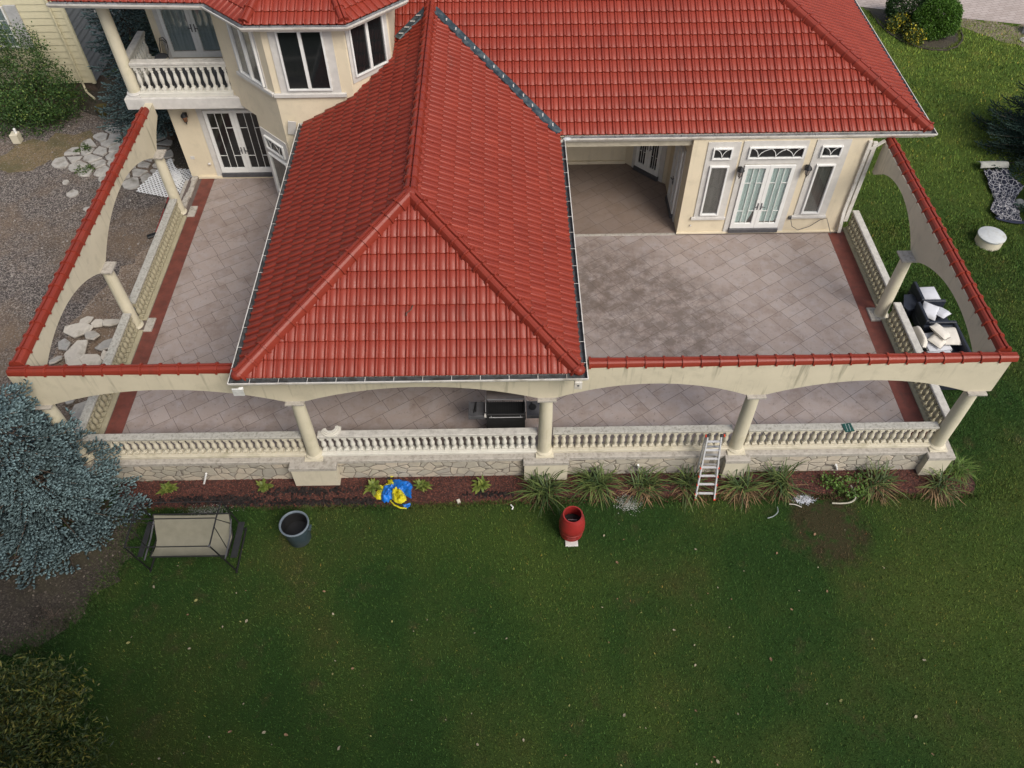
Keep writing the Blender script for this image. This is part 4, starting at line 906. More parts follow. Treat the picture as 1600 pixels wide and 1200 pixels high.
# balcony slab, fascia, column, railings
mb = MB(); mb.box(-12.0, -8.0, 23.62, 25.89, 3.24, 3.53); bs = mb.build('balcony_slab', MT['ledge'], hs_)
mb = MB(); mb.box(-12.02, -8.02, 23.44, 23.617, 3.19, 3.57, 0.012); mb.box(-12.02, -11.72, 23.62, 25.89, 3.19, 3.235, 0.01); mb.build('balcony_fascia', MT['trim'], hs_)
mb = MB(); mb.box(-11.98, -8.62, 24.0, 25.88, 3.532, 3.55); q = mb.build('balcony_floor', MT['greym'], hs_); q.parent = bs
column(-11.72, 23.72, par=hs_, zb=3.57, zt=6.70, r=0.19, capr=0.24, lab='white round column of the balcony')
COLP = None
bt = balustrade((-11.52, 23.70), (-8.56, 23.70), 'white balcony balustrade section facing the lawn', 'balwhite', 'railclean', z0=3.56, w=0.26, sp=0.215, group='balcony railings', r2='balwhite')
bt.scale = (1, 1, 1.4)
bt = balustrade((-11.80, 23.95), (-11.80, 25.88), 'short side balustrade section of the balcony behind the bistro chair', 'balwhite', 'railclean', z0=3.56, w=0.24, sp=0.2, group='balcony railings', r2='balwhite')
bt.scale = (1, 1, 1.25)
# downspout at the right wing corner
mb = MB()
mb.bar((11.3, 20.74, 3.50), (11.1, 20.72, 3.35), 0.08, 0.06); mb.bar((10.88, 20.74, 3.5), (10.88, 20.74, 0.85), 0.10, 0.07); mb.bar((11.1, 20.72, 3.35), (10.88, 20.74, 3.2), 0.08, 0.06)
mb.bar((10.88, 20.74, 0.86), (10.93, 20.66, 0.1), 0.10, 0.07); mb.box(10.98, 11.1, 20.71, 20.795, 0.5, 3.45); mb.build('downspout', MT['whitegut'], hs_)
# wall bits: hose bib, socket plate
mb = MB(); mb.sphere((-10.36, 24.20, 0.60), 0.05, 8, 6, (1.2, 1, 1)); mb.box(-10.96, -10.82, 24.235, 24.249, 0.77, 0.89, 0.004); mb.sphere((6.02, 20.76, 0.38), 0.03, 8, 5); mb.build('wall_fitting', MT['trim'], hs_, smooth=True)

# ---- wall lanterns
def lantern(loc, lab, glass='lampglass', tilt=0):
    t = thing('wall_lantern', lab, 'wall lamp', loc, 0, 'lanterns on the house walls')
    mb = local(MB()); mb.box(-0.05, 0.05, -0.02, 0.0, -0.10, 0.10, 0.01); mb.tube([(0, -0.02, 0.02), (0, -0.10, 0.14), (0, -0.17, 0.13)], 0.012, 6); mb.build('bracket', MT['black'], t)
    mb = local(MB()); mb.lathe([(0.005, 0.20), (0.02, 0.18), (0.03, 0.165), (0.095, 0.10), (0.115, 0.05), (0.10, 0.045)], (0, -0.17, 0), 12); mb.build('lamp_cap', MT['black'], t, smooth=True)
    mb = local(MB()); mb.lathe([(0.085, 0.045), (0.085, 0.0), (0.055, -0.13)], (0, -0.17, 0), 8); mb.build('lamp_glass', MT[glass], t)
    mb = local(MB())
    for k in range(6): a = k*math.pi/3; mb.bar((0.09*math.cos(a), -0.17+0.09*math.sin(a), 0.045), (0.058*math.cos(a), -0.17+0.058*math.sin(a), -0.13), 0.012, 0.012)
    mb.lathe([(0.06, -0.13), (0.05, -0.16), (0.015, -0.20), (0.02, -0.22), (0.004, -0.26)], (0, -0.17, 0), 10); mb.build('lamp_cage', MT['black'], t)
    return t
lantern((7.17, 20.77, 2.55), 'black wall lantern between the left narrow window and the double doors')
lantern((9.22, 20.77, 2.58), 'black wall lantern between the double doors and the right narrow window')
lantern((-10.60, 24.24, 2.50), 'dark wall lantern with amber glass under the balcony', 'amber')
# dark strip and stains where the wing meets the floor
mb = MB(); mb.box(5.60, 10.96, 20.742, 20.749, 0.0, 0.03); mb.build('floor_joint', MT['grout'], hs_)
# ------------------------------------------------------------------ vegetation generators
def rot_frames(D):
    """unit vectors perpendicular to D (n,3)"""
    ref = np.where(np.abs(D[:, 2:3]) < 0.9, np.array([[0, 0, 1.0]]), np.array([[1.0, 0, 0]]))
    X = np.cross(D, ref); X /= np.linalg.norm(X, axis=1, keepdims=True)+1e-9; return X, np.cross(X, D)
def spindles(P, D, L, r, c0, c1, sides=5):
    """thick needle-clad twig tips: P base, D direction, L length, r radius; colour from base to tip"""
    n = len(P); X, Y = rot_frames(D); V = np.zeros((n, 2+sides*2, 3)); C = np.zeros((n, 2+sides*2, 3))
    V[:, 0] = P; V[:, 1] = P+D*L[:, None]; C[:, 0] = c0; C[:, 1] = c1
    for ring, (t, q) in enumerate(((0.35, 1.0), (0.78, 0.72))):
        for j in range(sides):
            a = 2*math.pi*j/sides+ring*0.5; jit = RNG.uniform(0.7, 1.35, n)[:, None]
            V[:, 2+ring*sides+j] = P+D*(L*t)[:, None]+(X*math.cos(a)+Y*math.sin(a))*(r*q)[:, None]*jit
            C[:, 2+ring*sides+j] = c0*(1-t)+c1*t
    F = []
    for j in range(sides):
        k = (j+1) % sides
        F += [(0, 2+k, 2+j), (2+j, 2+k, 2+sides+k), (2+j, 2+sides+k, 2+sides+j), (2+sides+j, 2+sides+k, 1)]
    F = np.array(F)[None]+(np.arange(n)*(2+2*sides))[:, None, None]
    return V.reshape(-1, 3), F.reshape(-1, 3), C.reshape(-1, 3)
def leaves(P, size, cols, flat=0.0, aspect=1.6, droop=0.0, D=None):
    """leaf-shaped quads (folded rhombi) at P with random orientation"""
    n = len(P); 
    if D is None: D = RNG.normal(size=(n, 3)); D[:, 2] = D[:, 2]*(1-flat)-droop
    D = D/np.linalg.norm(D, axis=1, keepdims=True); U = RNG.normal(size=(n, 3)); U[:, 2] += 1.2*flat*2
    S = np.cross(D, U); S /= np.linalg.norm(S, axis=1, keepdims=True)+1e-9; Nn = np.cross(S, D)
    s = size[:, None]; a = P; b_ = P+D*s*0.5+S*s*0.5/aspect+Nn*s*0.10; c = P+D*s; d = P+D*s*0.5-S*s*0.5/aspect+Nn*s*0.10
    V = np.stack([a, b_, c, d], 1).reshape(-1, 3); F = (np.array([[0, 1, 2], [0, 2, 3]])[None]+(np.arange(n)*4)[:, None, None]).reshape(-1, 3)
    C = np.repeat(cols, 4, axis=0); return V, F, C
def cat_meshes(ms):
    V = []; F = []; C = []; k = 0
    for v, f, c in ms: V.append(v); F.append(f+k); C.append(c); k += len(v)
    return np.concatenate(V), np.concatenate(F), np.concatenate(C)
def jcol(n, a, b_, dark=0.0):
    t = RNG.random(n)[:, None]; c = np.array(a)*(1-t)+np.array(b_)*t; c *= RNG.uniform(0.8, 1.2, n)[:, None]; return c
def spruce(name, loc, H, Rad, label, whorls=20, nb=13, ca=(0.045, 0.085, 0.085), cb=(0.15, 0.235, 0.25), tw=1.0, seed=0, z0=0.15, power=0.75, cat='spruce tree', fs=1.0, gaps=False):
    rnd = np.random.default_rng(seed); t = thing(name, label, cat, loc)
    P = []; D = []; L = []; rr = []; wood = MB()
    wood.tube([loc, (loc[0]+.03, loc[1], loc[2]+H*0.5), (loc[0], loc[1], loc[2]+H)], [0.035*H/2, 0.02*H/2, 0.01], 8)
    for w in range(whorls):
        f = (w+0.5)/whorls; z = z0+(H-z0)*f; Rz = Rad*(1-f)**power+0.12; k = max(5, int(nb*(0.55+0.45*(1-f))))
        for b_ in range(k):
            a = 2*math.pi*(b_+rnd.uniform(-.35, .35))/k+w*1.1; Lb = Rz*rnd.uniform(0.72, 1.10); dirh = np.array([math.cos(a), math.sin(a), 0])
            n = max(5, int(Lb/0.10)); ts = np.linspace(0.12, 1, n)
            # droops, then lifts at the tip
            pts = np.array(loc)+np.array([0, 0, z])+np.outer(ts*Lb, dirh)+np.outer((-0.30 if not gaps else -0.42)*Lb*ts+(0.26 if not gaps else 0.34)*Lb*ts**2.2+rnd.normal(0, .012, n), [0, 0, 1])
            wood.tube([tuple(pts[0]-dirh*0.1*Lb), tuple(pts[n//2]), tuple(pts[-1])], [0.02+0.008*Lb, 0.014, 0.005], 4, cap=False)
            tan = np.gradient(pts, axis=0); tan /= np.linalg.norm(tan, axis=1, keepdims=True); side = np.cross(tan, [0, 0, 1.0]); side /= np.linalg.norm(side, axis=1, keepdims=True)+1e-9
            for i in range(n):
                tl = (0.42 if not gaps else 0.60)*Lb*(1-ts[i])**0.8*0.75+0.10
                for s in (-1, 1):
                    sd = side[i]*s*0.8+tan[i]*0.65+np.array([0, 0, rnd.uniform(-.15, .05)]); sd /= np.linalg.norm(sd)
                    m_ = max(1, int(tl/0.075/tw))
                    for j in range(m_):
                        q = (j+rnd.random())/m_*tl; p = pts[i]+sd*q+np.array([0, 0, -0.10*q*q+rnd.uniform(-.02, .02)])
                        ss = 1 if j % 2 else -1; dd = sd*0.8+tan[i]*0.35+np.cross(sd, [0, 0, 1.0])*ss*rnd.uniform(.25, .7)+np.array([0, 0, rnd.uniform(-.05, .40)])
                        P.append(p); D.append(dd/np.linalg.norm(dd)); L.append(rnd.uniform(.08, .15)*tw*fs); rr.append(rnd.uniform(.013, .021)*tw*fs*(1.45 if gaps else 1))
                P.append(pts[i]); dd = tan[i]+np.array([0, 0, .4]); D.append(dd/np.linalg.norm(dd)); L.append(.12*tw*fs); rr.append(.018*tw*fs)
    P = np.array(P); D = np.array(D); L = np.array(L); rr = np.array(rr)
    if gaps:
        q = np.sin(P[:, 0]*4.1+P[:, 2]*3.3+1)*np.sin(P[:, 1]*3.7-P[:, 2]*4.5)+0.45*np.sin(P[:, 0]*9+P[:, 1]*7)*np.sin(P[:, 2]*10+P[:, 0]*3); rad = np.hypot(P[:, 0]-loc[0], P[:, 1]-loc[1])
        keep = (q > -0.62) & (rad > 0.34*Rad*(1-np.clip((P[:, 2]-loc[2])/H, 0, 1))**power); P, D, L, rr = P[keep], D[keep], L[keep], rr[keep]
        D[:, 2] += 0.05; D /= np.linalg.norm(D, axis=1, keepdims=True)
    n = len(P)
    big = (np.sin(P[:, 0]*2.3+P[:, 2]*3)+np.sin(P[:, 1]*2.9+P[:, 2]*2))*0.14
    ang = np.arctan2(P[:, 1]-loc[1], P[:, 0]-loc[0]); big = big+0.16*np.sin(ang*17+np.floor((P[:, 2]-loc[2])*2.2)*2.1)
    v = (rnd.uniform(0.66, 1.30, n)+big)[:, None]
    c0 = np.array(ca)*v; c1 = np.array(cb)*v
    V, F, C = spindles(P, D, L, rr, c0, c1, 4)
    np_mesh('crown', V, F, MT['needle'], t, C); wood.build('trunk', MT['bark'], t, smooth=True)
    return t
def bush(name, loc, label, blobs, n, size, ca, cb, cat='shrub', flat=0.3, aspect=1.6, stems=8, group=None, tips=None, trunk='stem', density=1.0, extra=None):
    """blobs: list of (dx,dy,dz,rx,ry,rz); leaves in clumps near each surface and inside"""
    t = thing(name, label, cat, loc, 0, group); ms = []; loc = np.array(loc); vol = sum(b_[3]*b_[4]+b_[3]*b_[5] for b_ in blobs); wood = MB()
    for bl in blobs:
        k = int(n*(bl[3]*bl[4]+bl[3]*bl[5])/vol); nc = max(6, k//26)
        d = RNG.normal(size=(nc, 3)); d /= np.linalg.norm(d, axis=1, keepdims=True); rad = RNG.uniform(0.45, 1.04, nc)**0.6
        cc = loc+np.array(bl[:3])+d*rad[:, None]*np.array(bl[3:6]); cc = cc[cc[:, 2] > loc[2]+0.02]; nc = len(cc)
        cs = RNG.uniform(0.06, 0.17, nc)*max(bl[3], bl[4])+size; per = 26
        idx = np.repeat(np.arange(nc), per); P = cc[idx]+RNG.normal(size=(nc*per, 3))*cs[idx][:, None]*0.62
        P[:, 2] = np.maximum(P[:, 2], loc[2]+0.01)
        cl = jcol(nc, ca, cb)[idx]*RNG.uniform(0.75, 1.25, nc*per)[:, None]
        if tips is not None: m_ = RNG.random(nc*per) < tips[0]; cl[m_] = jcol(int(m_.sum()), tips[1], tips[2])
        ms.append(leaves(P, RNG.uniform(0.65, 1.3, nc*per)*size, cl, flat, aspect))
        for q in range(max(2, stems//len(blobs))):
            e = loc+np.array(bl[:3])+RNG.uniform(-.75, .75, 3)*np.array(bl[3:6]); b0 = loc+np.array([RNG.uniform(-.1, .1)+bl[0]*0.2, RNG.uniform(-.1, .1)+bl[1]*0.2, -0.02]); mid = (b0+e)/2+RNG.normal(size=3)*0.06*bl[5]
            wood.tube([tuple(b0), tuple(mid), tuple(e)], [0.018*bl[5]+0.008, 0.012*bl[5]+0.005, 0.004], 5, cap=False)
    V, F, C = cat_meshes(ms); np_mesh('foliage', V, F, MT['leaf'], t, C); wood.build(trunk, MT['bark'], t)
    return t

# ------------------------------------------------------------------ trees and shrubs
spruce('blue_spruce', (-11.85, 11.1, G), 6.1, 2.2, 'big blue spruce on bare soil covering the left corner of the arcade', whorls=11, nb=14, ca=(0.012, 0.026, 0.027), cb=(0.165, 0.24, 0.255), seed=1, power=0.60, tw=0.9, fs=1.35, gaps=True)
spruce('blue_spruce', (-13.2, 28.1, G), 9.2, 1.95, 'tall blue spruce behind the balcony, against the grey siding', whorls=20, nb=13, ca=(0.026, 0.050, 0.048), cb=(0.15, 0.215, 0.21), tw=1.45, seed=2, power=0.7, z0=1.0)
spruce('dark_spruce', (20.9, 26.4, G), 4.6, 2.8, 'dark green spruce at the right edge above the crumpled net rug', whorls=14, nb=12, ca=(0.012, 0.026, 0.020), cb=(0.030, 0.060, 0.046), tw=1.3, seed=3)
spruce('dark_spruce', (20.5, 22.0, G), 3.4, 2.4, 'dark green spruce at the right edge beside the round concrete lid', whorls=12, nb=12, ca=(0.012, 0.026, 0.020), cb=(0.028, 0.056, 0.042), tw=1.3, seed=4)
bush('large_shrub', (-18.9, 29.7, G), 'large leafy green shrub in front of the cream-sided neighbouring house',
     [(0.3, -0.3, 1.0, 1.7, 1.25, 1.1), (-1.5, 0, 1.1, 1.4, 1.2, 1.3), (0.9, 0.3, 1.0, 1.1, 0.9, 1.2), (0.0, 0.5, 2.6, 1.1, 0.9, 1.1), (-1.2, 0.5, 2.4, 1.0, .8, 1.0), (-0.2, -0.9, 0.5, 1.4, 0.8, 0.8), (-2.6, 0.2, 0.9, 1.2, 1.1, 1.2)],
     24000, 0.085, (0.022, 0.055, 0.014), (0.055, 0.110, 0.022), tips=(0.10, (0.10, 0.16, 0.03), (0.16, 0.20, 0.05)), stems=26)
bush('leafy_tree', (-10.55, 5.1, G), 'yellowing narrow-leaved tree filling the bottom left corner of the lawn',
     [(0, 0, 1.5, 1.3, 1.2, 1.1), (1.2, -0.1, 1.3, 0.95, 1.0, 0.9), (-1.3, 0.4, 1.4, 1.2, 1.0, 1.0), (0.4, 0.9, 1.2, 1.1, 0.7, 0.8), (0.2, -1.0, 1.4, 1.3, 0.9, 1.1), (1.6, -1.0, 0.9, 0.8, 0.8, 0.7)],
     17000, 0.125, (0.020, 0.040, 0.012), (0.075, 0.095, 0.018), cat='tree', aspect=3.8, tips=(0.22, (0.12, 0.13, 0.02), (0.17, 0.15, 0.03)), stems=30)
def clipped(name, loc, label, r, n, size, ca, cb):
    t = thing(name, label, 'bush', loc); d = RNG.normal(size=(n, 3)); d /= np.linalg.norm(d, axis=1, keepdims=True)
    w_ = 1+0.05*np.sin(d[:, 0]*5+d[:, 2]*4)+0.04*np.sin(d[:, 1]*9+1)+0.03*np.sin(d[:, 0]*14+d[:, 1]*11)
    P = np.array(loc)+np.array([0, 0, r[2]*0.92])+d*np.array(r)*(w_*RNG.uniform(0.62, 1.03, n)**0.6)[:, None]; m_ = P[:, 2] > loc[2]+.02; P = P[m_]; d = d[m_]; n = len(P)
    c = jcol(n, ca, cb); V, F, C = leaves(P, RNG.uniform(.6, 1.3, n)*size, c, 0.2, 2.0, D=d+RNG.normal(size=(n, 3))*0.7); np_mesh('foliage', V, F, MT['leaf'], t, C)
    w = MB()
    for k in range(6): a = k*1.05; w.tube([(loc[0], loc[1], loc[2]-.02), (loc[0]+.35*r[0]*math.cos(a), loc[1]+.35*r[1]*math.sin(a), loc[2]+r[2]), (loc[0]+.7*r[0]*math.cos(a), loc[1]+.7*r[1]*math.sin(a), loc[2]+1.4*r[2])], [.03, .02, .008], 5, cap=False)
    w.build('stem', MT['bark'], t); return t
clipped('round_topiary', (19.55, 35.6, G), 'tightly clipped round green bush in the curved bed by the driveway', (0.98, 0.86, 0.86), 26000, 0.085, (0.040, 0.105, 0.010), (0.080, 0.165, 0.018))
clipped('topiary', (18.6, 36.9, G), 'darker green bush half hidden behind the clipped round one', (0.85, 0.8, 0.8), 11000, 0.085, (0.014, 0.042, 0.009), (0.032, 0.075, 0.014))
for (x, y, lb) in ((18.15, 36.0, 'yellow-flowered plant at the far end of the curved bed'), (18.45, 34.95, 'yellow-flowered plant in front of the clipped round bush')):
    bush('yellow_plant', (x, y, G), lb, [(0, 0, 0.32, 0.52 if y > 35.5 else 0.36, 0.42, 0.36)], 1500, 0.10, (0.03, 0.055, 0.012), (0.08, 0.11, 0.02), cat='plant', tips=(0.26, (0.36, 0.30, 0.02), (0.50, 0.42, 0.04)), stems=6, group='yellow-flowered plants in the curved bed')
# big unseen broadleaf trees, added behind the viewpoint to shade the near lawn
for k, (x, y, h, r_) in enumerate([(-15.5, -2.5, 12.5, 5.2), (-7.0, -5.0, 13.5, 5.6), (-20.5, 4.5, 11.0, 4.6), (0.0, -7.5, 12.5, 4.8)]):
    bush('added_shade_tree', (x, y, G), 'tall broadleaf tree standing behind the viewpoint and shading the near lawn', [(0, 0, h*0.62, r_, r_, h*0.33), (r_*0.4, 0.5, h*0.8, r_*0.6, r_*0.6, h*0.2), (-r_*0.4, -0.5, h*0.5, r_*0.7, r_*0.7, h*0.22)],
         9000, 0.55, (0.03, 0.06, 0.015), (0.06, 0.10, 0.02), cat='tree', stems=24, group='trees behind the viewpoint', trunk='trunk')

# spiky strap-leaved plants along the bed
def strap_plant(name, loc, label, n, L, w, ca, cb, dead=0.3, spread=1.0, group=None, seed=0, cat='plant', cd=((0.13, 0.078, 0.040), (0.22, 0.145, 0.075)), front=True):
    rnd = np.random.default_rng(seed); t = thing(name, label, cat, loc, 0, group); V = []; F = []; C = []; K = 6
    for i in range(n):
        isdead = rnd.random() < dead; a = rnd.uniform(0, 2*math.pi)
        if isdead and front: a = rnd.normal(-math.pi/2, 1.0)
        el = rnd.uniform(0.25, 1.35) if not isdead else rnd.uniform(-0.05, 0.5); ll = L*rnd.uniform(0.65, 1.1)*(0.85 if isdead else 1)
        d = np.array([math.cos(a)*math.cos(el), math.sin(a)*math.cos(el), math.sin(el)]); s = np.cross(d, [0, 0, 1.0]); s /= np.linalg.norm(s)+1e-9
        c = (np.array(cd[0])*(1-rnd.random())+np.array(cd[1])*rnd.random()) if isdead else np.array(ca)+(np.array(cb)-np.array(ca))*rnd.random(); c = c*rnd.uniform(.8, 1.2)
        p = np.array(loc)+np.array([rnd.uniform(-.12, .12)*spread, rnd.uniform(-.10, .10)*spread, 0.03]); k = len(V); bend = rnd.uniform(0.6, 1.6) if not isdead else rnd.uniform(1.0, 2.4)
        for j in range(K+1):
            q = j/K; ww = w*(0.55+1.1*q-1.6*q*q)*(0.6 if isdead else 1); ww = max(ww, 0.002)
            V += [p-s*ww+np.array([0, 0, ww*0.5]), p+s*ww+np.array([0, 0, ww*0.5])]; cc = c*(0.75+0.45*q); cc = cc if (isdead or q < 0.85) else cc*0.6+np.array(cd[0])*0.5; C += [cc, cc]
            d2 = d.copy(); d2[2] -= bend*q*0.9; d2 /= np.linalg.norm(d2); p = p+d2*ll/K; p[2] = max(p[2], G+0.03+0.01*rnd.random())
        for j in range(K): F += [(k+2*j, k+2*j+1, k+2*j+3), (k+2*j, k+2*j+3, k+2*j+2)]
    np_mesh('leaves', np.array(V), np.array(F), MT['leaf'], t, np.array(C)); return t
yl = [(0.91, 11.50, 80, .82, 0.03, 'spiky strap-leaved plant in front of the wide pedestal behind the red barrel'),
      (2.30, 11.66, 100, .80, 0.12, 'full green spiky plant between the wide pedestal and the upright white pipe'),
      (3.55, 11.60, 95, .72, 0.38, 'spiky plant growing round the upright white pipe, brown tipped in front'),
      (4.72, 11.62, 85, .70, 0.35, 'spiky plant just left of the stepladder'),
      (6.12, 11.52, 110, .74, 0.52, 'spiky plant right of the stepladder with a mass of brown leaves'),
      (7.20, 11.64, 95, .82, 0.32, 'spiky green plant between the narrow pedestal and the scorched patch'),
      (9.72, 11.62, 120, .78, 0.50, 'spiky plant right of the leaning white pipe, brown in front'),
      (11.35, 11.46, 110, .68, 0.68, 'mostly brown spiky plant in front of the corner pedestal')]
for i, (x, y, n, L, dd, lb) in enumerate(yl):
    strap_plant('spiky_plant', (x, y, G), lb, int(n*1.55), L*1.10, 0.021, (0.022, 0.050, 0.016), (0.125, 0.165, 0.045), min(.75, dd*1.15+.05), 1.9, 'spiky plants along the stone wall', seed=i+40)
strap_plant('grass_clump', (11.98, 11.95, G), 'bright green fine-leaved grass clump at the corner pedestal', 260, 0.62, 0.008, (0.06, 0.12, 0.02), (0.13, 0.20, 0.04), 0.18, 1.6, seed=60, cat='grass clump', front=False)
for i, (x, y, lb) in enumerate([(-9.06, 11.70, 'leftmost hosta, between the blue spruce and the short white stake'), (-6.52, 11.75, 'hosta left of the wide pedestal, above the blue-grey bucket'), (-3.62, 11.66, 'hosta touching the left edge of the blue and yellow nylon'), (-2.34, 11.68, 'hosta just right of the blue and yellow nylon'), (-0.78, 11.69, 'hosta alone in the mulch nearest the black grill')]):
    strap_plant('hosta', (x, y, G), lb, 40, 0.27, 0.050, (0.075, 0.115, 0.018), (0.17, 0.20, 0.04), 0.03, 0.7, 'hostas in the mulch bed', seed=i+80, front=False)
bush('weeds', (9.05, 11.45, G), 'bright green weeds in the bed beside the scorched patch', [(0, 0, 0.10, 0.42, 0.34, 0.14), (-0.55, 0.15, 0.08, 0.35, 0.2, 0.1)], 1100, 0.07, (0.045, 0.095, 0.015), (0.10, 0.17, 0.03), cat='weeds', stems=4)
bush('weeds', (-15.9, 26.0, G), 'small weeds in the gravel below the flagstones', [(0, 0, 0.06, 0.4, 0.25, 0.1)], 500, 0.07, (0.045, 0.08, 0.02), (0.08, 0.12, 0.03), cat='weeds', stems=3)
bush('weeds', (-16.4, 27.35, G), 'little green tuft on the dry strip left of the flagstones', [(0, 0, 0.05, 0.3, 0.22, 0.1)], 400, 0.07, (0.045, 0.08, 0.02), (0.08, 0.12, 0.03), cat='weeds', stems=3)
bush('brush_pile', (-10.9, 8.2, G), 'pile of dead twigs on the bare soil below the blue spruce', [(0, 0, 0.05, 0.5, 0.4, 0.1)], 300, 0.09, (0.03, 0.025, 0.02), (0.06, 0.045, 0.035), cat='twigs', aspect=6, stems=26)

# ------------------------------------------------------------------ uncountable ground cover
def inside_any(P, rects):
    m_ = np.zeros(len(P), bool)
    for x0, x1, y0, y1 in rects: m_ |= (P[:, 0] > x0) & (P[:, 0] < x1) & (P[:, 1] > y0) & (P[:, 1] < y1)
    return m_
def poly_mask(P, poly):
    m_ = np.zeros(len(P), bool); n = len(poly); j = n-1
    for i in range(n):
        xi, yi = poly[i]; xj, yj = poly[j]
        m_ ^= ((yi > P[:, 1]) != (yj > P[:, 1])) & (P[:, 0] < (xj-xi)*(P[:, 1]-yi)/(yj-yi+1e-12)+xi); j = i
    return m_
def blades(P, h, w):
    n = len(P); a = RNG.uniform(0, 2*math.pi, n); lean = RNG.uniform(0.1, 0.9, n)*h; S = np.stack([np.cos(a+1.57), np.sin(a+1.57), np.zeros(n)], 1)*w[:, None]; T = np.stack([np.cos(a)*lean, np.sin(a)*lean, h], 1)
    V = np.stack([P-S, P+S, P+T], 1).reshape(-1, 3); return V, (np.arange(n)[:, None]*3+np.array([0, 1, 2])[None])
bed = [(-10.4, 12.4), (-10.4, 11.12), (-2.6, 11.1), (1.2, 11.28), (9.0, 11.28), (12.3, 11.18), (12.5, 12.0), (11.8, 12.4)]
soilp = [(-24, 11.4), (-9.75, 11.2), (-9.6, 10.2), (-9.95, 9.0), (-10.2, 8.2), (-11, 7.5), (-14, 6.8), (-24, 6.5)]
sbed = [(17.2, 38.6), (17.55, 36.9), (17.9, 35.4), (18.7, 34.45), (19.7, 34.2), (20.6, 34.9), (20.95, 36.0), (20.8, 37.3)]
regs = [((-13, 13.5, 4.0, 11.7), 150000), ((11.4, 17.5, 11.0, 22.5), 60000), ((11.4, 28, 20, 37.6), 75000)]
Ps = []
for (x0, x1, y0, y1), n in regs:
    P = np.stack([RNG.uniform(x0, x1, n), RNG.uniform(y0, y1, n), np.full(n, G)], 1); Ps.append(P)
P = np.concatenate(Ps)
J = lambda s_: P+RNG.normal(size=P.shape)*s_
P = P[~(inside_any(P, [(-11.5, 11.75, 11.9, 36)]) | poly_mask(J(.045), bed) | poly_mask(J(.42), soilp) | poly_mask(P, sbed))]
yedge = 38.35-(P[:, 0]-17.2)*0.30; P = P[P[:, 1] < yedge]
burn = ((P[:, 0]-8.2)/0.8)**2+((P[:, 1]-10.4)/1.1)**2; P = P[RNG.random(len(P)) < np.clip(burn*1.0, 0.25, 1)]
far = np.clip((P[:, 1]-10)/20, 0, 1); h = RNG.uniform(0.03, 0.075, len(P))*(1+0.6*far); w = RNG.uniform(0.004, 0.009, len(P))*(1+1.2*far)
V, F = blades(P, h, w); val = RNG.uniform(0.5, 2.3, len(P)); c = np.stack([val*RNG.uniform(.85, 1.3, len(P)), val, val*RNG.uniform(.7, 1.1, len(P))], 1)
yel = RNG.random(len(P)) < 0.014; c[yel] *= np.array([3.0, 1.7, 1.9])
def border(poly, n, sg):
    Q = np.array(poly); L = np.linalg.norm(np.roll(Q, -1, 0)-Q, axis=1); i = RNG.choice(len(Q), n, p=L/L.sum()); t_ = RNG.random(n)[:, None]; B = Q[i]*(1-t_)+np.roll(Q, -1, 0)[i]*t_
    B = B+RNG.normal(size=B.shape)*sg; return np.concatenate([B, np.full((n, 1), G)], 1)
PB = np.concatenate([border(soilp[1:8], 26000, .20), border([(-9.6, 11.1), (-2.6, 11.08), (1.2, 11.24), (9.0, 11.24), (12.3, 11.15)], 12000, .045), border(sbed, 4000, .06)]); PB = PB[~inside_any(PB, [(-20, -9.7, 11.0, 14), (-24, -13.5, 0, 14)]) & (PB[:, 1] < 38)]
hb = RNG.uniform(.04, .09, len(PB)); V2, F2 = blades(PB, hb, RNG.uniform(.006, .012, len(PB))); v2 = RNG.uniform(.5, 1.6, len(PB)); c2 = np.stack([v2*1.1, v2, v2], 1)
F = np.concatenate([F, F2+len(V)]); V = np.concatenate([V, V2]); c = np.concatenate([c, c2])
o = np_mesh('grass', V, F, MT['blade'], None, np.repeat(c, 3, axis=0)); o['kind'] = 'stuff'
def chips(name, P, size, ca, cb, mat='rockcol', flat=0.5, zoff=0.01):
    n = len(P); P = P.copy(); P[:, 2] += zoff
    D = RNG.normal(size=(n, 3)); D[:, 2] *= (1-flat); D /= np.linalg.norm(D, axis=1, keepdims=True); X, Y = rot_frames(D)
    s = size[:, None]; V = np.stack([P+D*s, P+X*s*0.6, P-D*s*0.9, P-X*s*0.7, P+Y*s*0.45+np.array([0, 0, .3])*s], 1).reshape(-1, 3)
    F = (np.array([[0, 1, 4], [1, 2, 4], [2, 3, 4], [3, 0, 4]])[None]+(np.arange(n)*5)[:, None, None]).reshape(-1, 3)
    o = np_mesh(name, V, F, MT[mat], None, np.repeat(jcol(n, ca, cb), 5, axis=0)); o['kind'] = 'stuff'; return o
n = 15000; P = np.stack([RNG.uniform(-10.3, 12.2, n), RNG.uniform(11.12, 12.02, n), np.full(n, G)], 1); P = P[~inside_any(P, [(-5.75, -4.48, 11.74, 13), (.34, 1.58, 11.8, 13), (5.6, 6.3, 11.78, 13), (10.9, 11.65, 11.78, 13)])]
chips('mulch_chips', P, RNG.uniform(.012, .035, len(P)), (0.045, 0.015, 0.012), (0.17, 0.062, 0.045))
n = 30000; P = np.stack([RNG.uniform(-24, -11.6, n), RNG.uniform(12.2, 30.5, n), np.full(n, G)], 1)
chips('gravel_stones', P, RNG.uniform(.010, .030, n)*(1+(RNG.random(n) > .97)*1.2), (0.10, 0.088, 0.082), (0.34, 0.31, 0.28), zoff=0.005)
n = 1500; P = np.stack([RNG.uniform(-15, -9.8, n), RNG.uniform(6.6, 11.3, n), np.full(n, G)], 1); P = P[poly_mask(P, soilp)]
chips('soil_debris', P, RNG.uniform(.015, .045, len(P)), (0.04, 0.03, 0.025), (0.16, 0.135, 0.11))
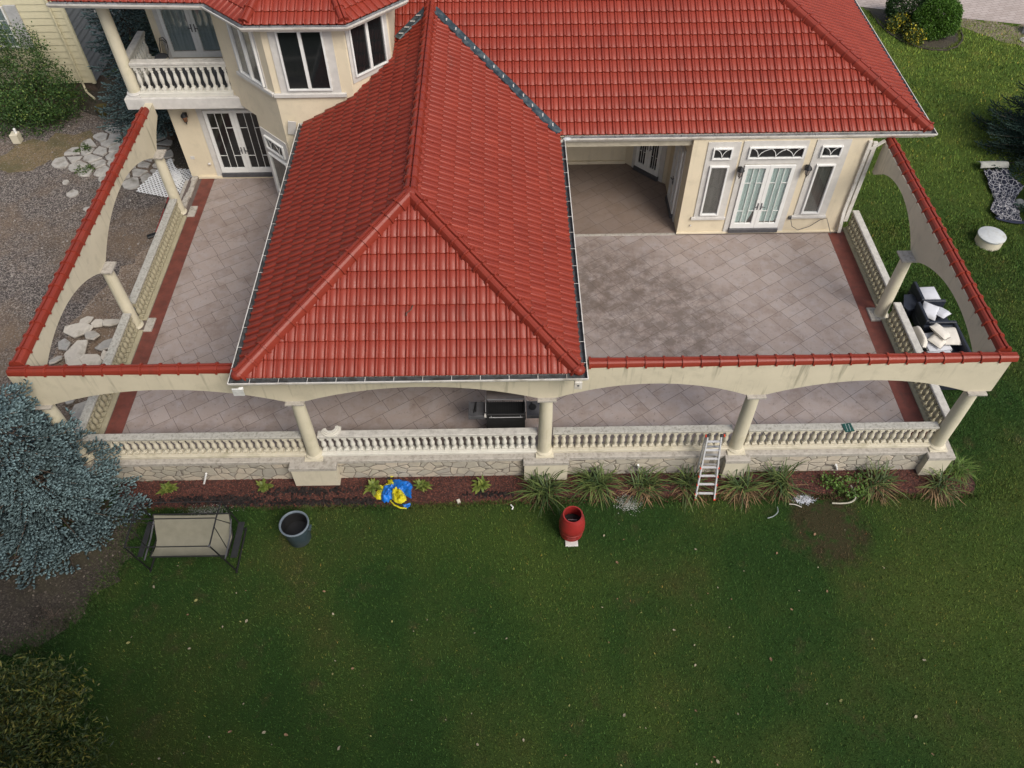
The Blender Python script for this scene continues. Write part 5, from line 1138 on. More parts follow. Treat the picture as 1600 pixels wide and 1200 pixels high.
P = np.stack([RNG.normal(7.70, .11, 1300), RNG.normal(11.13, .055, 1300), np.full(1300, G+.012)], 1); o = chips('spilled_powder', P, RNG.uniform(.008, .022, 1300), (0.35, 0.37, 0.42), (0.70, 0.72, 0.78))
P = np.stack([RNG.normal(3.08, .16, 700), RNG.normal(11.10, .12, 700), np.full(700, G+.012)], 1); chips('pale_grit', P, RNG.uniform(.008, .022, 700), (0.20, 0.21, 0.18), (0.40, 0.41, 0.38))
P = np.stack([RNG.normal(-7.9, .30, 600), RNG.normal(11.08, .07, 600), np.full(600, G+.012)], 1); chips('grey_grit', P, RNG.uniform(.008, .022, 600), (0.16, 0.16, 0.14), (0.34, 0.34, 0.31))
# torn black weed fabric showing through the mulch
Pw = []
for (cx, cy, sx_, sy_, n) in [(-5.4, 11.62, .55, .07, 260), (-5.2, 11.26, .9, .06, 300), (-8.2, 11.38, .8, .07, 260), (-7.1, 11.33, .3, .10, 160), (-0.4, 11.43, .4, .05, 90), (-4.0, 11.25, .35, .06, 90)]:
    Pw.append(np.stack([RNG.normal(cx, sx_, n), np.clip(RNG.normal(cy, sy_, n), 11.12, 11.75), np.full(n, G+.015)], 1))
Pw = np.concatenate(Pw); Pw = Pw[~inside_any(Pw, [(-5.75, -4.48, 11.74, 13)])]; chips('weed_fabric', Pw, RNG.uniform(.02, .07, len(Pw)), (0.006, 0.005, 0.006), (0.03, 0.022, 0.02), flat=0.8)
# ------------------------------------------------------------------ fallen leaves
def leaf_proto():
    mb = local(MB()); mb.add([(-.05, 0, .01), (-.015, -.032, .004), (.03, -.026, .018), (.06, 0, .006), (.03, .026, .018), (-.015, .032, .004), (0, 0, .0)], [(0, 1, 6), (1, 2, 6), (2, 3, 6), (3, 4, 6), (4, 5, 6), (5, 0, 6)])
    return mb
LM = [simple('dry_leaf_pale', (0.30, 0.26, 0.18), 0.8), simple('dry_leaf_tan', (0.24, 0.14, 0.08), 0.8), simple('dry_leaf_yellow', (0.26, 0.25, 0.09), 0.8)]
lab3 = ['small pale dry leaf lying on the dark lawn', 'small tan dry leaf lying on the dark lawn', 'small yellowish fallen leaf lying on the dark lawn']
protos = []
for m_, lb in zip(LM, lab3):
    o = leaf_proto().build('fallen_leaf', m_); tag(o, lb, 'leaf', 'leaves fallen on the lawn'); protos.append(o)
rl = random.Random(21); cnt = 0; used = [False]*3
while cnt < 105:
    x = rl.uniform(-9.6, 9.5); y = 4.6+6.3*rl.random()**1.1
    if y > 10.9: continue
    k = rl.choice([0, 0, 1, 2]); src = protos[k]
    if not used[k]: o = src; used[k] = True
    else: o = src.copy(); COL.objects.link(o)
    s = rl.choice([.3, .4, .45, .5, .55, .7, .95]); o.location = (x, y, G+0.035); o.rotation_euler = (rl.uniform(-.4, .4), rl.uniform(-.4, .4), rl.uniform(0, 6.28)); o.scale = (s, s, s); cnt += 1

# ------------------------------------------------------------------ grill on the patio
g = thing('gas_grill', 'black gas grill with side shelves standing behind the balustrade', 'grill', (-0.1, 12.95, 0))
mb = MB(); mb.box(-0.58, 0.42, 12.66, 13.14, 0.10, 0.72, 0.01); mb.box(-0.60, 0.44, 12.64, 13.16, 0.72, 0.86, 0.02); mb.build('cabinet', MT['black'], g)
mb = MB(); mb.box(-0.575, 0.415, 12.63, 12.68, 0.861, 0.99, .01); mb.box(-0.575, -0.545, 12.682, 13.12, 0.861, 1.0, .01); mb.box(0.385, 0.415, 12.682, 13.12, 0.861, 1.0, .01); mb.box(-0.543, 0.383, 12.682, 13.10, 0.861, 0.88); mb.build('firebox', MT['black'], g)
mb = MB()
for k in range(16): mb.bar((-0.52+k*.06, 12.69, .955), (-0.52+k*.06, 13.09, .955), .012, .012)
mb.build('grate', MT['blackp'], g)
mb = MB(); K = 8; vs = []; fs = []
for i in range(K+1):
    q = i/K; y = 13.12+0.05*math.sin(q*3.14)+0.10*q; z = 1.0+0.26*q
    vs += [(-0.57, y, z), (0.41, y, z), (-0.57, y+.02, z-.004), (0.41, y+.02, z-.004)]
for i in range(K): k = 4*i; fs += [(k, k+1, k+5, k+4), (k+3, k+2, k+6, k+7), (k, k+4, k+6, k+2), (k+1, k+3, k+7, k+5)]
fs += [(0, 2, 3, 1), (4*K, 4*K+1, 4*K+3, 4*K+2)]; mb.add(vs, fs); mb.build('lid', MT['brownm'], g, smooth=True, auto=35)
mb = MB(); mb.bar((-0.56, 13.11, 1.005), (0.40, 13.11, 1.005), 0.022, 0.02); mb.tube([(-0.5, 12.58, 0.93), (0.35, 12.58, 0.93)], 0.012, 8); mb.bar((-.45, 12.585, .93), (-.45, 12.64, .93), .02); mb.bar((.30, 12.585, .93), (.30, 12.64, .93), .02)
mb.bar((-0.59, 12.7, 1.01), (-0.59, 13.2, 1.04), 0.016, .03); mb.bar((0.43, 12.7, 1.01), (0.43, 13.2, 1.04), 0.016, .03); mb.build('handle', MT['steel'], g)
for x0, x1, mt, lb in ((-1.04, -0.62, 'greym', 'left side shelf holding tongs'), (0.46, 0.88, 'greym', 'right side shelf with a burner')):
    mb = MB(); mb.box(x0, x1, 12.68, 13.16, 0.82, 0.87, 0.015); mb.box(x0, x1, 12.66, 12.69, 0.76, 0.90, 0.006); mb.box(x0, x0+.02, 12.70, 13.16, .872, .90, .005); q = mb.build('side_shelf', MT[mt], g); q['label'] = lb
mb = MB(); mb.bar((-0.90, 12.78, 0.885), (-0.84, 13.12, 0.90), 0.03, 0.012); mb.bar((-0.85, 12.80, 0.885), (-0.84, 13.12, 0.90), 0.02, 0.012); mb.build('tongs', MT['black'], g)
mb = MB(); mb.lathe([(0.10, 0), (0.10, .012), (.085, .012)], (0.62, 12.95, 0.872), 16); mb.sphere((0.60, 13.06, 0.90), .03, 8, 5); mb.build('burner', MT['black'], g)
mb = MB(); mb.box(-0.625, -0.555, 12.63, 12.70, 0.86, 0.96, 0.01); mb.build('clip', MT['trim'], g)
for x in (-0.54, 0.38):
    for y in (12.70, 13.10):
        mb = MB(); mb.lathe([(0.045, -.02), (0.045, .02)], (0, 0, 0), 12); mb.V = [Vector((x+v.z, y+v.x, 0.046+v.y)) for v in mb.V]; mb.build('wheel', MT['blackp'], g)

# ------------------------------------------------------------------ balcony chair
c = thing('bistro_chair', 'black metal bistro chair with round grey seat on the balcony', 'chair', (-11.15, 25.22, 3.56), R(-35))
mb = local(MB()); mb.lathe([(0.19, 0.44), (0.215, 0.455), (0.20, 0.475), (0.10, 0.48), (0.002, 0.48)], n=24); mb.build('seat', MT['greym'], c, smooth=True)
for sx, sy in ((-1, -1), (1, -1), (-1, 1), (1, 1)):
    mb = local(MB()); mb.tube([(sx*.15, sy*.15, .45), (sx*.19, sy*.19, 0)], 0.011, 6); mb.build('leg', MT['black'], c)
mb = local(MB()); mb.tube([(-.17, .12, .44), (-.20, .20, .70), (-.17, .25, .92), (0, .28, .99), (.17, .25, .92), (.20, .20, .70), (.17, .12, .44)], 0.013, 6)
for x in (-.12, -.06, 0, .06, .12): mb.tube([(x*.8, .15, .46), (x, .255, .95)], 0.008, 5)
mb.tube([(-.18, .235, .86), (0, .265, .88), (.18, .235, .86)], 0.009, 5); mb.build('backrest', MT['black'], c)

# ------------------------------------------------------------------ garden swing
s = thing('garden_swing', 'two-seat garden swing with beige sling seat, its canopy cloth missing, beside the spruce', 'garden swing', (-7.85, 9.9, G))
mb = MB(); K = 12; vs = []; fs = []; pr = []
for i in range(K+1):
    q = i/K
    if q < 0.5: y = 9.50+0.52*(q/0.5); z = -0.40-0.10*math.sin(q/0.5*math.pi*0.9)
    else: y = 10.02+0.34*((q-.5)/.5); z = -0.42+0.50*((q-.5)/.5)**0.9
    pr.append((y, z))
nx = 10
for y, z in pr:
    for j in range(nx+1): x = -8.78+1.86*j/nx; vs.append((x, y, z-0.035*math.sin(math.pi*j/nx)))
for i in range(K):
    for j in range(nx): fs.append((i*(nx+1)+j, i*(nx+1)+j+1, (i+1)*(nx+1)+j+1, (i+1)*(nx+1)+j))
mb.add(vs, fs); mb.build('sling_seat', MT['beige'], s, smooth=True, auto=80)
mb = MB()
for x in (-8.79, -6.91): mb.tube([(x, 9.48, -.40), (x, 10.0, -.46), (x, 10.05, -.40), (x, 10.37, .10)], 0.018, 6)
mb.tube([(-8.79, 9.48, -.40), (-6.91, 9.48, -.40)], 0.018, 6); mb.tube([(-8.79, 10.37, .10), (-6.91, 10.37, .10)], 0.018, 6); mb.build('seat_frame', MT['black'], s)
for (x, y0, y1, lb) in ((-6.78, 9.33, 10.45, 'right'), (-8.92, 9.38, 10.5, 'left')):
    f_ = 1 if lb == 'right' else -1
    mb = MB(); mb.tube([(x, y0, G), (x-.10*f_, 9.05, .88)], 0.019, 8); q = mb.build('post', MT['black'], s); q['label'] = lb+' front post'
    mb = MB(); mb.tube([(x, y1, G), (x-.08*f_, 10.22, .90)], 0.019, 8); q = mb.build('post', MT['black'], s); q['label'] = lb+' back post'
    mb = MB(); mb.tube([(x, y0-.06, G+.03), (x, y1+.08, G+.03)], 0.024, 8); mb.build('foot_bar', MT['black'], s)
    mb = MB(); mb.box(x-.02, x+.14 if f_ > 0 else x-.15, y0+.06, y1-.08, -.34, -.31, 0.006); q = mb.build('side_table', MT['blackp'], s); q['label'] = lb+' side table'
    mb = MB(); mb.tube([(x-.10*f_, 9.3, -.22), (x-.10*f_, 9.9, -.20), (x-.12*f_, 10.3, -.05)], 0.02, 6); mb.build('armrest', MT['greym'], s)
    mb = MB(); mb.tube([(x-.10*f_, 9.55, .88), (x-.12*f_, 9.6, -.40)], 0.010, 5); mb.tube([(x-.10*f_, 9.75, .88), (x-.12*f_, 10.2, -.1)], 0.010, 5); mb.build('hanger', MT['black'], s)
mb = MB(); mb.tube([(-6.88, 9.05, .88), (-6.87, 9.76, .92), (-6.86, 10.22, .90)], 0.018, 6); mb.tube([(-8.82, 9.05, .88), (-8.84, 10.22, .90)], 0.018, 6)
mb.tube([(-8.82, 9.05, .88), (-6.88, 9.05, .88)], 0.014, 6); mb.tube([(-8.83, 9.76, .92), (-6.87, 9.76, .92)], 0.014, 6); mb.tube([(-8.84, 10.22, .90), (-6.86, 10.22, .90)], 0.010, 6); mb.build('canopy_frame', MT['black'], s)
mb = MB(); mb.sphere((-6.88, 9.05, .89), .035, 8, 5); mb.build('frame_joint', MT['greym'], s)

# ------------------------------------------------------------------ bucket, barrel, block, ladder
t = thing('trash_bin', 'round blue-grey plastic bin, open and empty, on the lawn', 'bin', (-5.36, 10.22, G))
mb = MB(); mb.lathe([(0.27, 0.0), (0.285, 0.02), (0.33, 0.62), (0.345, 0.72), (0.352, 0.73)], (-5.36, 10.22, G), 32, cap=False); mb.build('body', MT['bluegrey'], t, smooth=True)
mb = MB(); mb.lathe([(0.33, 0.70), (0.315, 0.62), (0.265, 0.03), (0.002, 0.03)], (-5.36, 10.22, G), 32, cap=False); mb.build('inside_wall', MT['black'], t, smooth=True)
mb = MB(); mb.lathe([(0.345, 0.70), (0.372, 0.715), (0.372, 0.745), (0.35, 0.755), (0.328, 0.745), (0.325, 0.70)], (-5.36, 10.22, G), 32, cap=False); mb.build('rim', simple('bin_rim', (0.13, 0.16, 0.19), 0.45), t, smooth=True)
mb = MB(); mb.box(-5.74, -5.68, 10.14, 10.30, G+.48, G+.56, .01); mb.box(-5.04, -4.98, 10.14, 10.30, G+.48, G+.56, .01); mb.build('handle', MT['bluegrey'], t)
mb = MB(); mb.lathe([(0.30, 0.36), (0.002, 0.37)], (-5.36, 10.22, G), 24, cap=False); mb.build('shade_disc', MT['black'], t)  # black disc, like the black inner wall, stands for shade inside the empty bin
t = thing('red_barrel', 'red plastic rain barrel with its top cut open, standing on a concrete block', 'barrel', (1.54, 10.18, G))
zb = G+0.06
mb = MB(); mb.lathe([(0.225, 0.0), (0.245, 0.02), (0.285, 0.16), (0.315, 0.32), (0.322, 0.37), (0.313, 0.375), (0.322, 0.39), (0.325, 0.55), (0.30, 0.74), (0.265, 0.86), (0.245, 0.91), (0.252, 0.93), (0.245, 0.945), (0.215, 0.945)], (1.54, 10.2, zb), 36, cap=False)
mb.lathe([(0.215, 0.945), (0.218, 0.90), (0.30, 0.5), (0.29, 0.10), (0.002, 0.08)], (1.54, 10.2, zb), 36, cap=False); mb.build('body', MT['red'], t, smooth=True)
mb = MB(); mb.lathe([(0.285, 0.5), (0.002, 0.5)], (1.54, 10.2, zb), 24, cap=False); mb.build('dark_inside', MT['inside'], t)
mb = MB(); mb.tube([(1.44, 10.26, zb+.60), (1.66, 10.22, zb+.64)], 0.012, 6); mb.build('inner_stick', MT['steel'], t)
t = MB(); t.box(1.38, 1.70, 9.86, 10.42, G-.02, G+0.055, 0.01); o = t.build('concrete_block', MT['trim']); tag(o, 'small pale concrete slab under the red barrel', 'slab')
MT['ladder'] = simple('bright_aluminium', (0.50, 0.50, 0.51), 0.4, var=.1)
ld = thing('stepladder', 'aluminium stepladder with red joints leaning open against the balustrade', 'ladder', (5.1, 11.5, G))
fl, fr, tl, tr_ = Vector((4.86, 11.19, G)), Vector((5.36, 11.18, G)), Vector((4.96, 11.82, 1.02)), Vector((5.30, 11.82, 1.02))
for a, b_, lb in ((fl, tl, 'left front rail'), (fr, tr_, 'right front rail')):
    mb = MB(); mb.bar(a+Vector((0, 0, .05)), a.lerp(b_, .62), 0.035, 0.075, (0, 1, 0)); mb.bar(a.lerp(b_, .45), b_, 0.034, 0.06, (0, 1, 0)); q = mb.build('rail', MT['ladder'], ld); q['label'] = lb
for a, b_, lb in ((Vector((5.00, 11.93, G)), tl+Vector((-.03, .05, -.05)), 'left back leg'), (Vector((5.52, 11.92, G)), tr_+Vector((.03, .05, -.05)), 'right back leg')):
    mb = MB(); mb.bar(a, b_, 0.03, 0.06, (0, 1, 0)); q = mb.build('back_leg', MT['steel'], ld); q['label'] = lb
for i, f_ in enumerate((0.10, 0.25, 0.385, 0.52, 0.655, 0.79, 0.92)):
    a = fl.lerp(tl, f_); b_ = fr.lerp(tr_, f_); mb = MB(); mb.bar(a+Vector((.015, -.0, 0)), b_-Vector((.015, 0, 0)), 0.058, 0.022, (0, 0, 1)); q = mb.build('rung', MT['ladder'], ld)
    if i < 4:
        mb = MB()
        for p, sx in ((a, -1), (b_, 1)): mb.obox(p+Vector((sx*.022, -.02, 0)), (.03, .06, .05), (0, 0, 0), .008)
        q = mb.build('lock_knob', MT['orange'], ld)
for i, f_ in enumerate((0.3, 0.55, 0.75)):
    a = Vector((5.02, 11.93, G)).lerp(tl, f_); b_ = Vector((5.50, 11.92, G)).lerp(tr_, f_); mb = MB(); mb.bar(a, b_, 0.05, 0.025); mb.build('back_rung', MT['steel'], ld)
mb = MB()
for p in (fl, fr): mb.obox(p+Vector((0, 0, .035)), (.055, .10, .07), (.2, 0, 0), .01)
mb.build('rubber_foot', MT['orange'], ld)
mb = MB()
for p in (tl, tr_): mb.lathe([(0.04, -.03), (.045, 0), (.04, .03)], (0, 0, 0), 12); n_ = len(mb.V); 
mb.V = [Vector(((tl if i < n_//2 else tr_).x+v.z*(1), 11.83+v.x, 1.03+v.y)) for i, v in enumerate(mb.V)]; mb.build('hinge', MT['black'], ld)
mb = MB(); mb.obox((4.915, 11.83, 1.03), (.035, .06, .06), (0, 0, 0), .008); mb.obox((5.375, 11.83, 1.03), (.035, .06, .06), (0, 0, 0), .008); mb.build('hinge_knob', MT['orange'], ld)

# ------------------------------------------------------------------ crumpled nylon
def mound(name, outline, zbase, hgt, mat, seed, parent=None, freq=9.0, n=26):
    """crumpled cloth heap filling an outline"""
    rnd = np.random.default_rng(seed); ph = rnd.uniform(0, 6.28, 6); O = np.array(outline); cx, cy = O.mean(0)
    m_ = len(outline); ringn = 8; vs = []; fs = []; per = []
    dens = []
    for i in range(m_):
        a = O[i]; b_ = O[(i+1) % m_]
        for q in np.linspace(0, 1, 4, endpoint=False): dens.append(a+(b_-a)*q)
    D_ = np.array(dens); k = len(D_)
    for r in range(ringn+1):
        f_ = 1-r/ringn
        for i in range(k):
            x, y = cx+(D_[i, 0]-cx)*f_, cy+(D_[i, 1]-cy)*f_; e = min(1, (1-f_)*4+0.05) if r else 0
            z = zbase+e*hgt*(0.55+0.25*math.sin(x*freq*1.7+ph[0]+math.sin(y*freq+ph[1])*1.5)+0.22*math.sin((x+y)*freq*2.3+ph[2])+0.12*math.sin((x-1.3*y)*freq*4.1+ph[3])+rnd.uniform(-.08, .08))
            vs.append((x+(rnd.uniform(-.008, .008)), y+rnd.uniform(-.008, .008), max(z, zbase+0.003)))
    for r in range(ringn):
        for i in range(k): j = (i+1) % k; fs.append((r*k+i, r*k+j, (r+1)*k+j, (r+1)*k+i))
    mb = MB(); mb.add(vs, fs); o = mb.build(name, mat, parent, smooth=True, auto=60)
    bm = bmesh.new(); bm.from_mesh(o.data); bmesh.ops.remove_doubles(bm, verts=bm.verts[:], dist=1e-5); bmesh.ops.recalc_face_normals(bm, faces=bm.faces[:]); bm.normal_update()
    if sum(f.normal.z for f in bm.faces) < 0: bmesh.ops.reverse_faces(bm, faces=bm.faces[:])
    bm.to_mesh(o.data); bm.free(); return o
t = thing('nylon_tent', 'crumpled blue and yellow nylon heap in the mulch between two hostas', 'nylon heap', (-3.05, 11.5, G))
zg = G+0.015
mound('blue_panel', [(-3.13, 11.93), (-2.92, 11.91), (-2.70, 11.87), (-2.59, 11.74), (-2.61, 11.56), (-2.60, 11.33), (-2.80, 11.45), (-3.0, 11.55), (-3.10, 11.6)], zg, 0.16, MT['blue'], 1, t)
mound('blue_panel', [(-3.12, 11.80), (-3.28, 11.78), (-3.40, 11.62), (-3.41, 11.35), (-3.32, 11.22), (-3.20, 11.22), (-3.10, 11.33), (-3.06, 11.5), (-3.07, 11.7)], zg, 0.19, MT['blue'], 2, t)
mound('blue_panel', [(-2.84, 11.16), (-2.60, 11.19), (-2.60, 11.12), (-2.69, 11.03), (-2.80, 11.06)], zg+.0, 0.10, MT['blue'], 7, t)
mound('yellow_panel', [(-3.39, 11.30), (-3.50, 11.33), (-3.58, 11.42), (-3.53, 11.58), (-3.47, 11.70), (-3.32, 11.78), (-3.20, 11.80), (-3.28, 11.70), (-3.38, 11.60), (-3.42, 11.45)], zg, 0.13, MT['yellow'], 3, t, 16)
mound('yellow_panel', [(-3.27, 11.93), (-3.16, 11.92), (-3.10, 11.82), (-3.11, 11.74), (-3.20, 11.77), (-3.26, 11.80)], zg, 0.15, MT['yellow'], 4, t, 16)
mound('yellow_panel', [(-3.06, 11.62), (-2.95, 11.62), (-2.82, 11.52), (-2.74, 11.38), (-2.72, 11.26), (-2.84, 11.15), (-3.0, 11.18), (-3.11, 11.33), (-3.12, 11.48)], zg+.04, 0.22, MT['yellow'], 5, t, 20)
mb = MB(); mb.tube([(-3.14, 11.27, zg+.02), (-3.03, 11.13, zg+.03), (-2.86, 11.04, zg+.03), (-2.70, 11.03, zg+.02)], 0.022, 6); mb.build('yellow_hem', MT['yellow'], t)
mb = MB(); mb.tube([(-3.12, 12.0, zg+.03), (-3.2, 12.0, zg+.03)], .025, 6); mb.build('yellow_hem', MT['yellow'], t)
mb = MB(); mb.tube([(-3.10, 11.25, zg+.03), (-3.0, 11.17, zg+.05), (-2.86, 11.10, zg+.05), (-2.78, 11.09, zg+.04)], 0.025, 6); mb.build('black_strap', MT['blackp'], t)
mb = MB(); mb.tube([(-3.30, 11.92, zg+.02), (-3.22, 11.98, zg+.03), (-3.10, 11.99, zg+.03)], .02, 6); mb.build('black_strap', MT['blackp'], t)

# ------------------------------------------------------------------ pipes, hoses, small bits by the bed
def pipe(a, b_, lab, r=0.028):
    mb = MB(); mb.tube([a, b_], r, 10); o = mb.build('white_pipe', MT['white_pipe'], smooth=True); return tag(o, lab, 'pipe', 'white pipes sticking out along the wall')
pipe((-8.19, 11.90, G), (-8.02, 11.96, G+0.42), 'short white stake-like pipe between the first two hostas', 0.026)
pipe((3.42, 12.0, -.62), (3.36, 11.80, -.18), 'white pipe rising out of the third spiky plant')
pipe((8.80, 12.0, G+.08), (8.66, 11.93, -.50), 'white pipe leaning on the stone wall right of the ladder')
def hose(pts, lab, mat, r=0.014):
    P = [Vector(p) for p in pts]; out = []
    for i in range(len(P)-1):
        p0 = P[max(0, i-1)]; p1 = P[i]; p2 = P[i+1]; p3 = P[min(len(P)-1, i+2)]
        for q in range(6): t_ = q/6; out.append(0.5*((2*p1)+(p2-p0)*t_+(2*p0-5*p1+4*p2-p3)*t_*t_+(3*p1-p0-3*p2+p3)*t_**3))
    out.append(P[-1]); mb = MB(); mb.tube(out, r, 6); o = mb.build('hose', mat, smooth=True); return tag(o, lab, 'hose')
hm = simple('pale_hose', (0.36, 0.34, 0.27), 0.6)
hose([(8.40, 10.97, G+.07), (8.62, 10.95, G+.08), (8.88, 10.98, G+.08), (9.04, 11.10, G+.08), (9.08, 11.28, G+.09), (9.02, 11.48, G+.10)], 'curved pale piece of hose beside the scorched patch', hm, 0.022)
hose([(6.62, 10.55, G+.07), (6.78, 10.60, G+.08), (6.92, 10.72, G+.08), (6.95, 10.88, G+.07)], 'short bent piece of grey hose on the lawn right of the ladder', simple('grey_hose', (0.22, 0.25, 0.25), 0.5), 0.014)
hose([(7.28, 10.96, G+.07), (7.42, 10.93, G+.09), (7.58, 10.86, G+.07)], 'thin straight stick beside the white powder', MT['cream'], 0.010)
mb = MB(); mb.obox((8.66, 12.22, 0.757), (0.24, 0.26, 0.018), (0, 0, .15)); o = mb.build('green_tile', MT['greentile']); tag(o, 'dark green patterned tile lying on the balustrade rail', 'tile')
for x_ in (-.04, .04):
    mb = MB(); mb.bar((8.66+x_, 12.11, .767), (8.66+x_, 12.33, .767), .006, .003); q = mb.build('tile_line', MT['latt'], o); q.parent = o; 
t = thing('broken_capital', 'broken white half-round column moulding lying on the rail beside the first front column', 'moulding', (-4.68, 12.30, 0.745))
mb = local(MB())
for (r0, r1, z0_, z1_) in ((0.16, 0.26, 0.0, 0.035), (0.14, 0.225, 0.036, 0.07), (0.12, 0.19, 0.071, 0.10)):
    K = 12; vs = []; fs = []
    for i in range(K+1):
        a = math.pi+math.pi*i/K+0.25
        for r_, z_ in ((r0, z0_), (r1, z0_), (r1, z1_), (r0, z1_)): vs.append((r_*math.cos(a), r_*math.sin(a), z_))
    for i in range(K):
        for j in range(4): q = (j+1) % 4; fs.append((i*4+j, i*4+q, (i+1)*4+q, (i+1)*4+j))
    fs += [(0, 1, 2, 3), (K*4+3, K*4+2, K*4+1, K*4)]; mb.add(vs, fs)
mb.build('moulding', MT['balwhite'], t, smooth=True); t.location = (-4.56, 12.42, 0.745)
mb = MB(); mb.tube([(6.30, 12.60, 0.75), (6.62, 12.02, 0.58)], .012, 6); o = mb.build('metal_rod', MT['greym']); tag(o, 'thin dark rod lying across the rail right of the column by the ladder', 'rod')
mb = MB(); mb.tube([(9.22, 20.70, .63), (9.30, 20.62, .40), (9.55, 20.66, .22), (9.9, 20.70, .32), (10.2, 20.72, .58), (10.38, 20.70, .66), (10.48, 20.66, .45), (10.66, 20.6, .06)], .011, 5); o = mb.build('cable', MT['greym']); tag(o, 'thin grey cable looping along the wall under the right narrow window', 'cable')
mb = MB(); mb.box(9.16, 9.26, 20.74, 20.797, .58, .70, .008); q = mb.build('socket_box', MT['greym'], o)
mb = MB(); mb.obox((-1.35, 11.22, G+.03), (0.09, 0.12, 0.05), (.2, .1, .4), .01); o = mb.build('pale_stone', MT['slab']); tag(o, 'small pale stone on the bed edge right of the nylon heap', 'stone')
mb = MB(); mb.tube([(0.02, 11.08, G+.05), (0.08, 11.0, G+.06), (0.05, 10.94, G+.05)], .018, 6); o = mb.build('white_scrap', MT['white_pipe']); tag(o, 'little white plastic scrap on the lawn edge left of the first spiky plant', 'scrap')

# ------------------------------------------------------------------ wicker furniture outside the right arcade
def pillow(mb, c, sx, sy, sz, rot, n=8):
    X0 = mb.X; Mx = Matrix.Translation(Vector(c)) @ Euler(rot).to_matrix().to_4x4(); mb.X = Mx; vs = []; fs = []
    for side in (1, -1):
        for i in range(n+1):
            for j in range(n+1):
                u = 2*i/n-1; v = 2*j/n-1; e = (1-u**4)*(1-v**4); pin = 1-0.10*(1-abs(u))*v*v*0-0.06*(1-u*u)*(abs(v) > .99)-0.06*(1-v*v)*(abs(u) > .99)
                vs.append((u*sx/2*pin, v*sy/2*pin, side*(sz/2*e**0.5)))
        k = 0 if side == 1 else (n+1)**2
        for i in range(n):
            for j in range(n):
                f = (k+i*(n+1)+j, k+(i+1)*(n+1)+j, k+(i+1)*(n+1)+j+1, k+i*(n+1)+j+1); fs.append(f if side == 1 else f[::-1])
    mb.add(vs, fs); mb.X = X0
def cushion(c, sx, sy, sz, rot, lab, mat='lightcush', name='seat_cushion', pip=True):
    t = thing(name, lab, 'cushion', c, 0, 'loose cushions on the wicker furniture'); mb = local(MB())
    if name == 'seat_cushion': mb.obox((0, 0, 0), (sx, sy, sz), rot, 0.03)
    else: pillow(mb, (0, 0, 0), sx, sy, sz, rot)
    mb.build('cover', MT[mat], t, smooth=True, auto=60)
    if pip:
        mb = local(MB()); E_ = Euler(rot).to_matrix(); z_ = sz*.32 if name == 'seat_cushion' else 0; pts = [E_ @ Vector((a*sx/2*1.0, b_*sy/2*1.0, z_)) for a, b_ in ((-1, -1), (1, -1), (1, 1), (-1, 1), (-1, -1))]
        mb.tube(pts, 0.007, 5); mb.build('piping', MT['piping'], t)
    return t
def wicker(name, x0, x1, y0, y1, lab, seat=0.32, arm=0.62, back='W', sides='NS', cat='armchair', th=0.10):
    t = thing(name, lab, cat, ((x0+x1)/2, (y0+y1)/2, G), 0)
    mb = MB(); mb.box(x0, x1, y0, y1, G+.06, G+seat, .015); mb.build('seat', MT['wicker'], t)
    if 'W' in back: mb = MB(); mb.box(x0, x0+th, y0, y1, G+seat+.001, G+arm+.08, .02); mb.build('backrest', MT['wicker'], t)
    if 'E' in back: mb = MB(); mb.box(x1-th, x1, y0, y1, G+seat+.001, G+arm+.08, .02); mb.build('backrest', MT['wicker'], t)
    if 'S' in sides: mb = MB(); mb.box(x0+th+.002, x1, y0, y0+th, G+seat+.001, G+arm, .02); mb.build('armrest', MT['wicker'], t)
    if 'N' in sides: mb = MB(); mb.box(x0+th+.002, x1, y1-th, y1, G+seat+.001, G+arm, .02); mb.build('armrest', MT['wicker'], t)
    for x in (x0+.05, x1-.05):
        for y in (y0+.05, y1-.05): mb = MB(); mb.box(x-.03, x+.03, y-.03, y+.03, G, G+.059); mb.build('leg', MT['black'], t)
    return t
t = thing('wicker_table', 'low dark navy wicker side table behind the balustrade beside the middle right column', 'side table', (12.6, 18.0, G))
mb = MB(); mb.prism([(12.33, 17.75), (12.52, 18.28), (12.80, 18.30), (12.88, 17.98), (12.66, 17.64), (12.42, 17.6)], G+.40, G+.45); mb.build('table_top', MT['wicker'], t)
mb = MB(); mb.prism([(12.38, 17.78), (12.54, 18.23), (12.78, 18.25), (12.83, 17.98), (12.64, 17.69), (12.44, 17.66)], G, G+.398); mb.build('base', MT['wicker'], t)
wicker('wicker_armchair', 12.84, 13.62, 17.80, 18.62, 'dark wicker armchair with one square grey cushion, farthest of the furniture', sides='S')
cushion((13.24, 18.28, G+.44), .66, .58, .14, (0.02, 0, 0.04), 'square pale grey cushion with a small dark tag on the farthest armchair')
wicker('wicker_armchair', 12.66, 13.62, 16.88, 17.72, 'dark wicker armchair holding two tilted white pillows', sides='S')
cushion((13.0, 17.45, G+.55), .50, .52, .17, (0.35, 0.15, -0.45), 'white pillow tilted on the left of the second armchair', 'lightcush', 'throw_pillow')
cushion((13.36, 17.42, G+.50), .46, .46, .15, (-.1, 0.1, 0.6), 'white pillow lying cornerwise on the right of the second armchair', 'lightcush', 'throw_pillow')
wicker('wicker_sofa', 12.45, 13.55, 14.7, 16.80, 'dark wicker loveseat under the heap of cushions nearest the corner', back='E', sides='N', cat='loveseat')
cushion((12.82, 16.27, G+.40), .72, .72, .14, (0.05, 0.0, 0.12), 'thick grey seat cushion at the bottom of the heap')
cushion((12.80, 15.80, G+.36), .72, .30, .14, (0.0, 0.0, 0.05), 'pale grey seat cushion edge nearest the tiled coping')
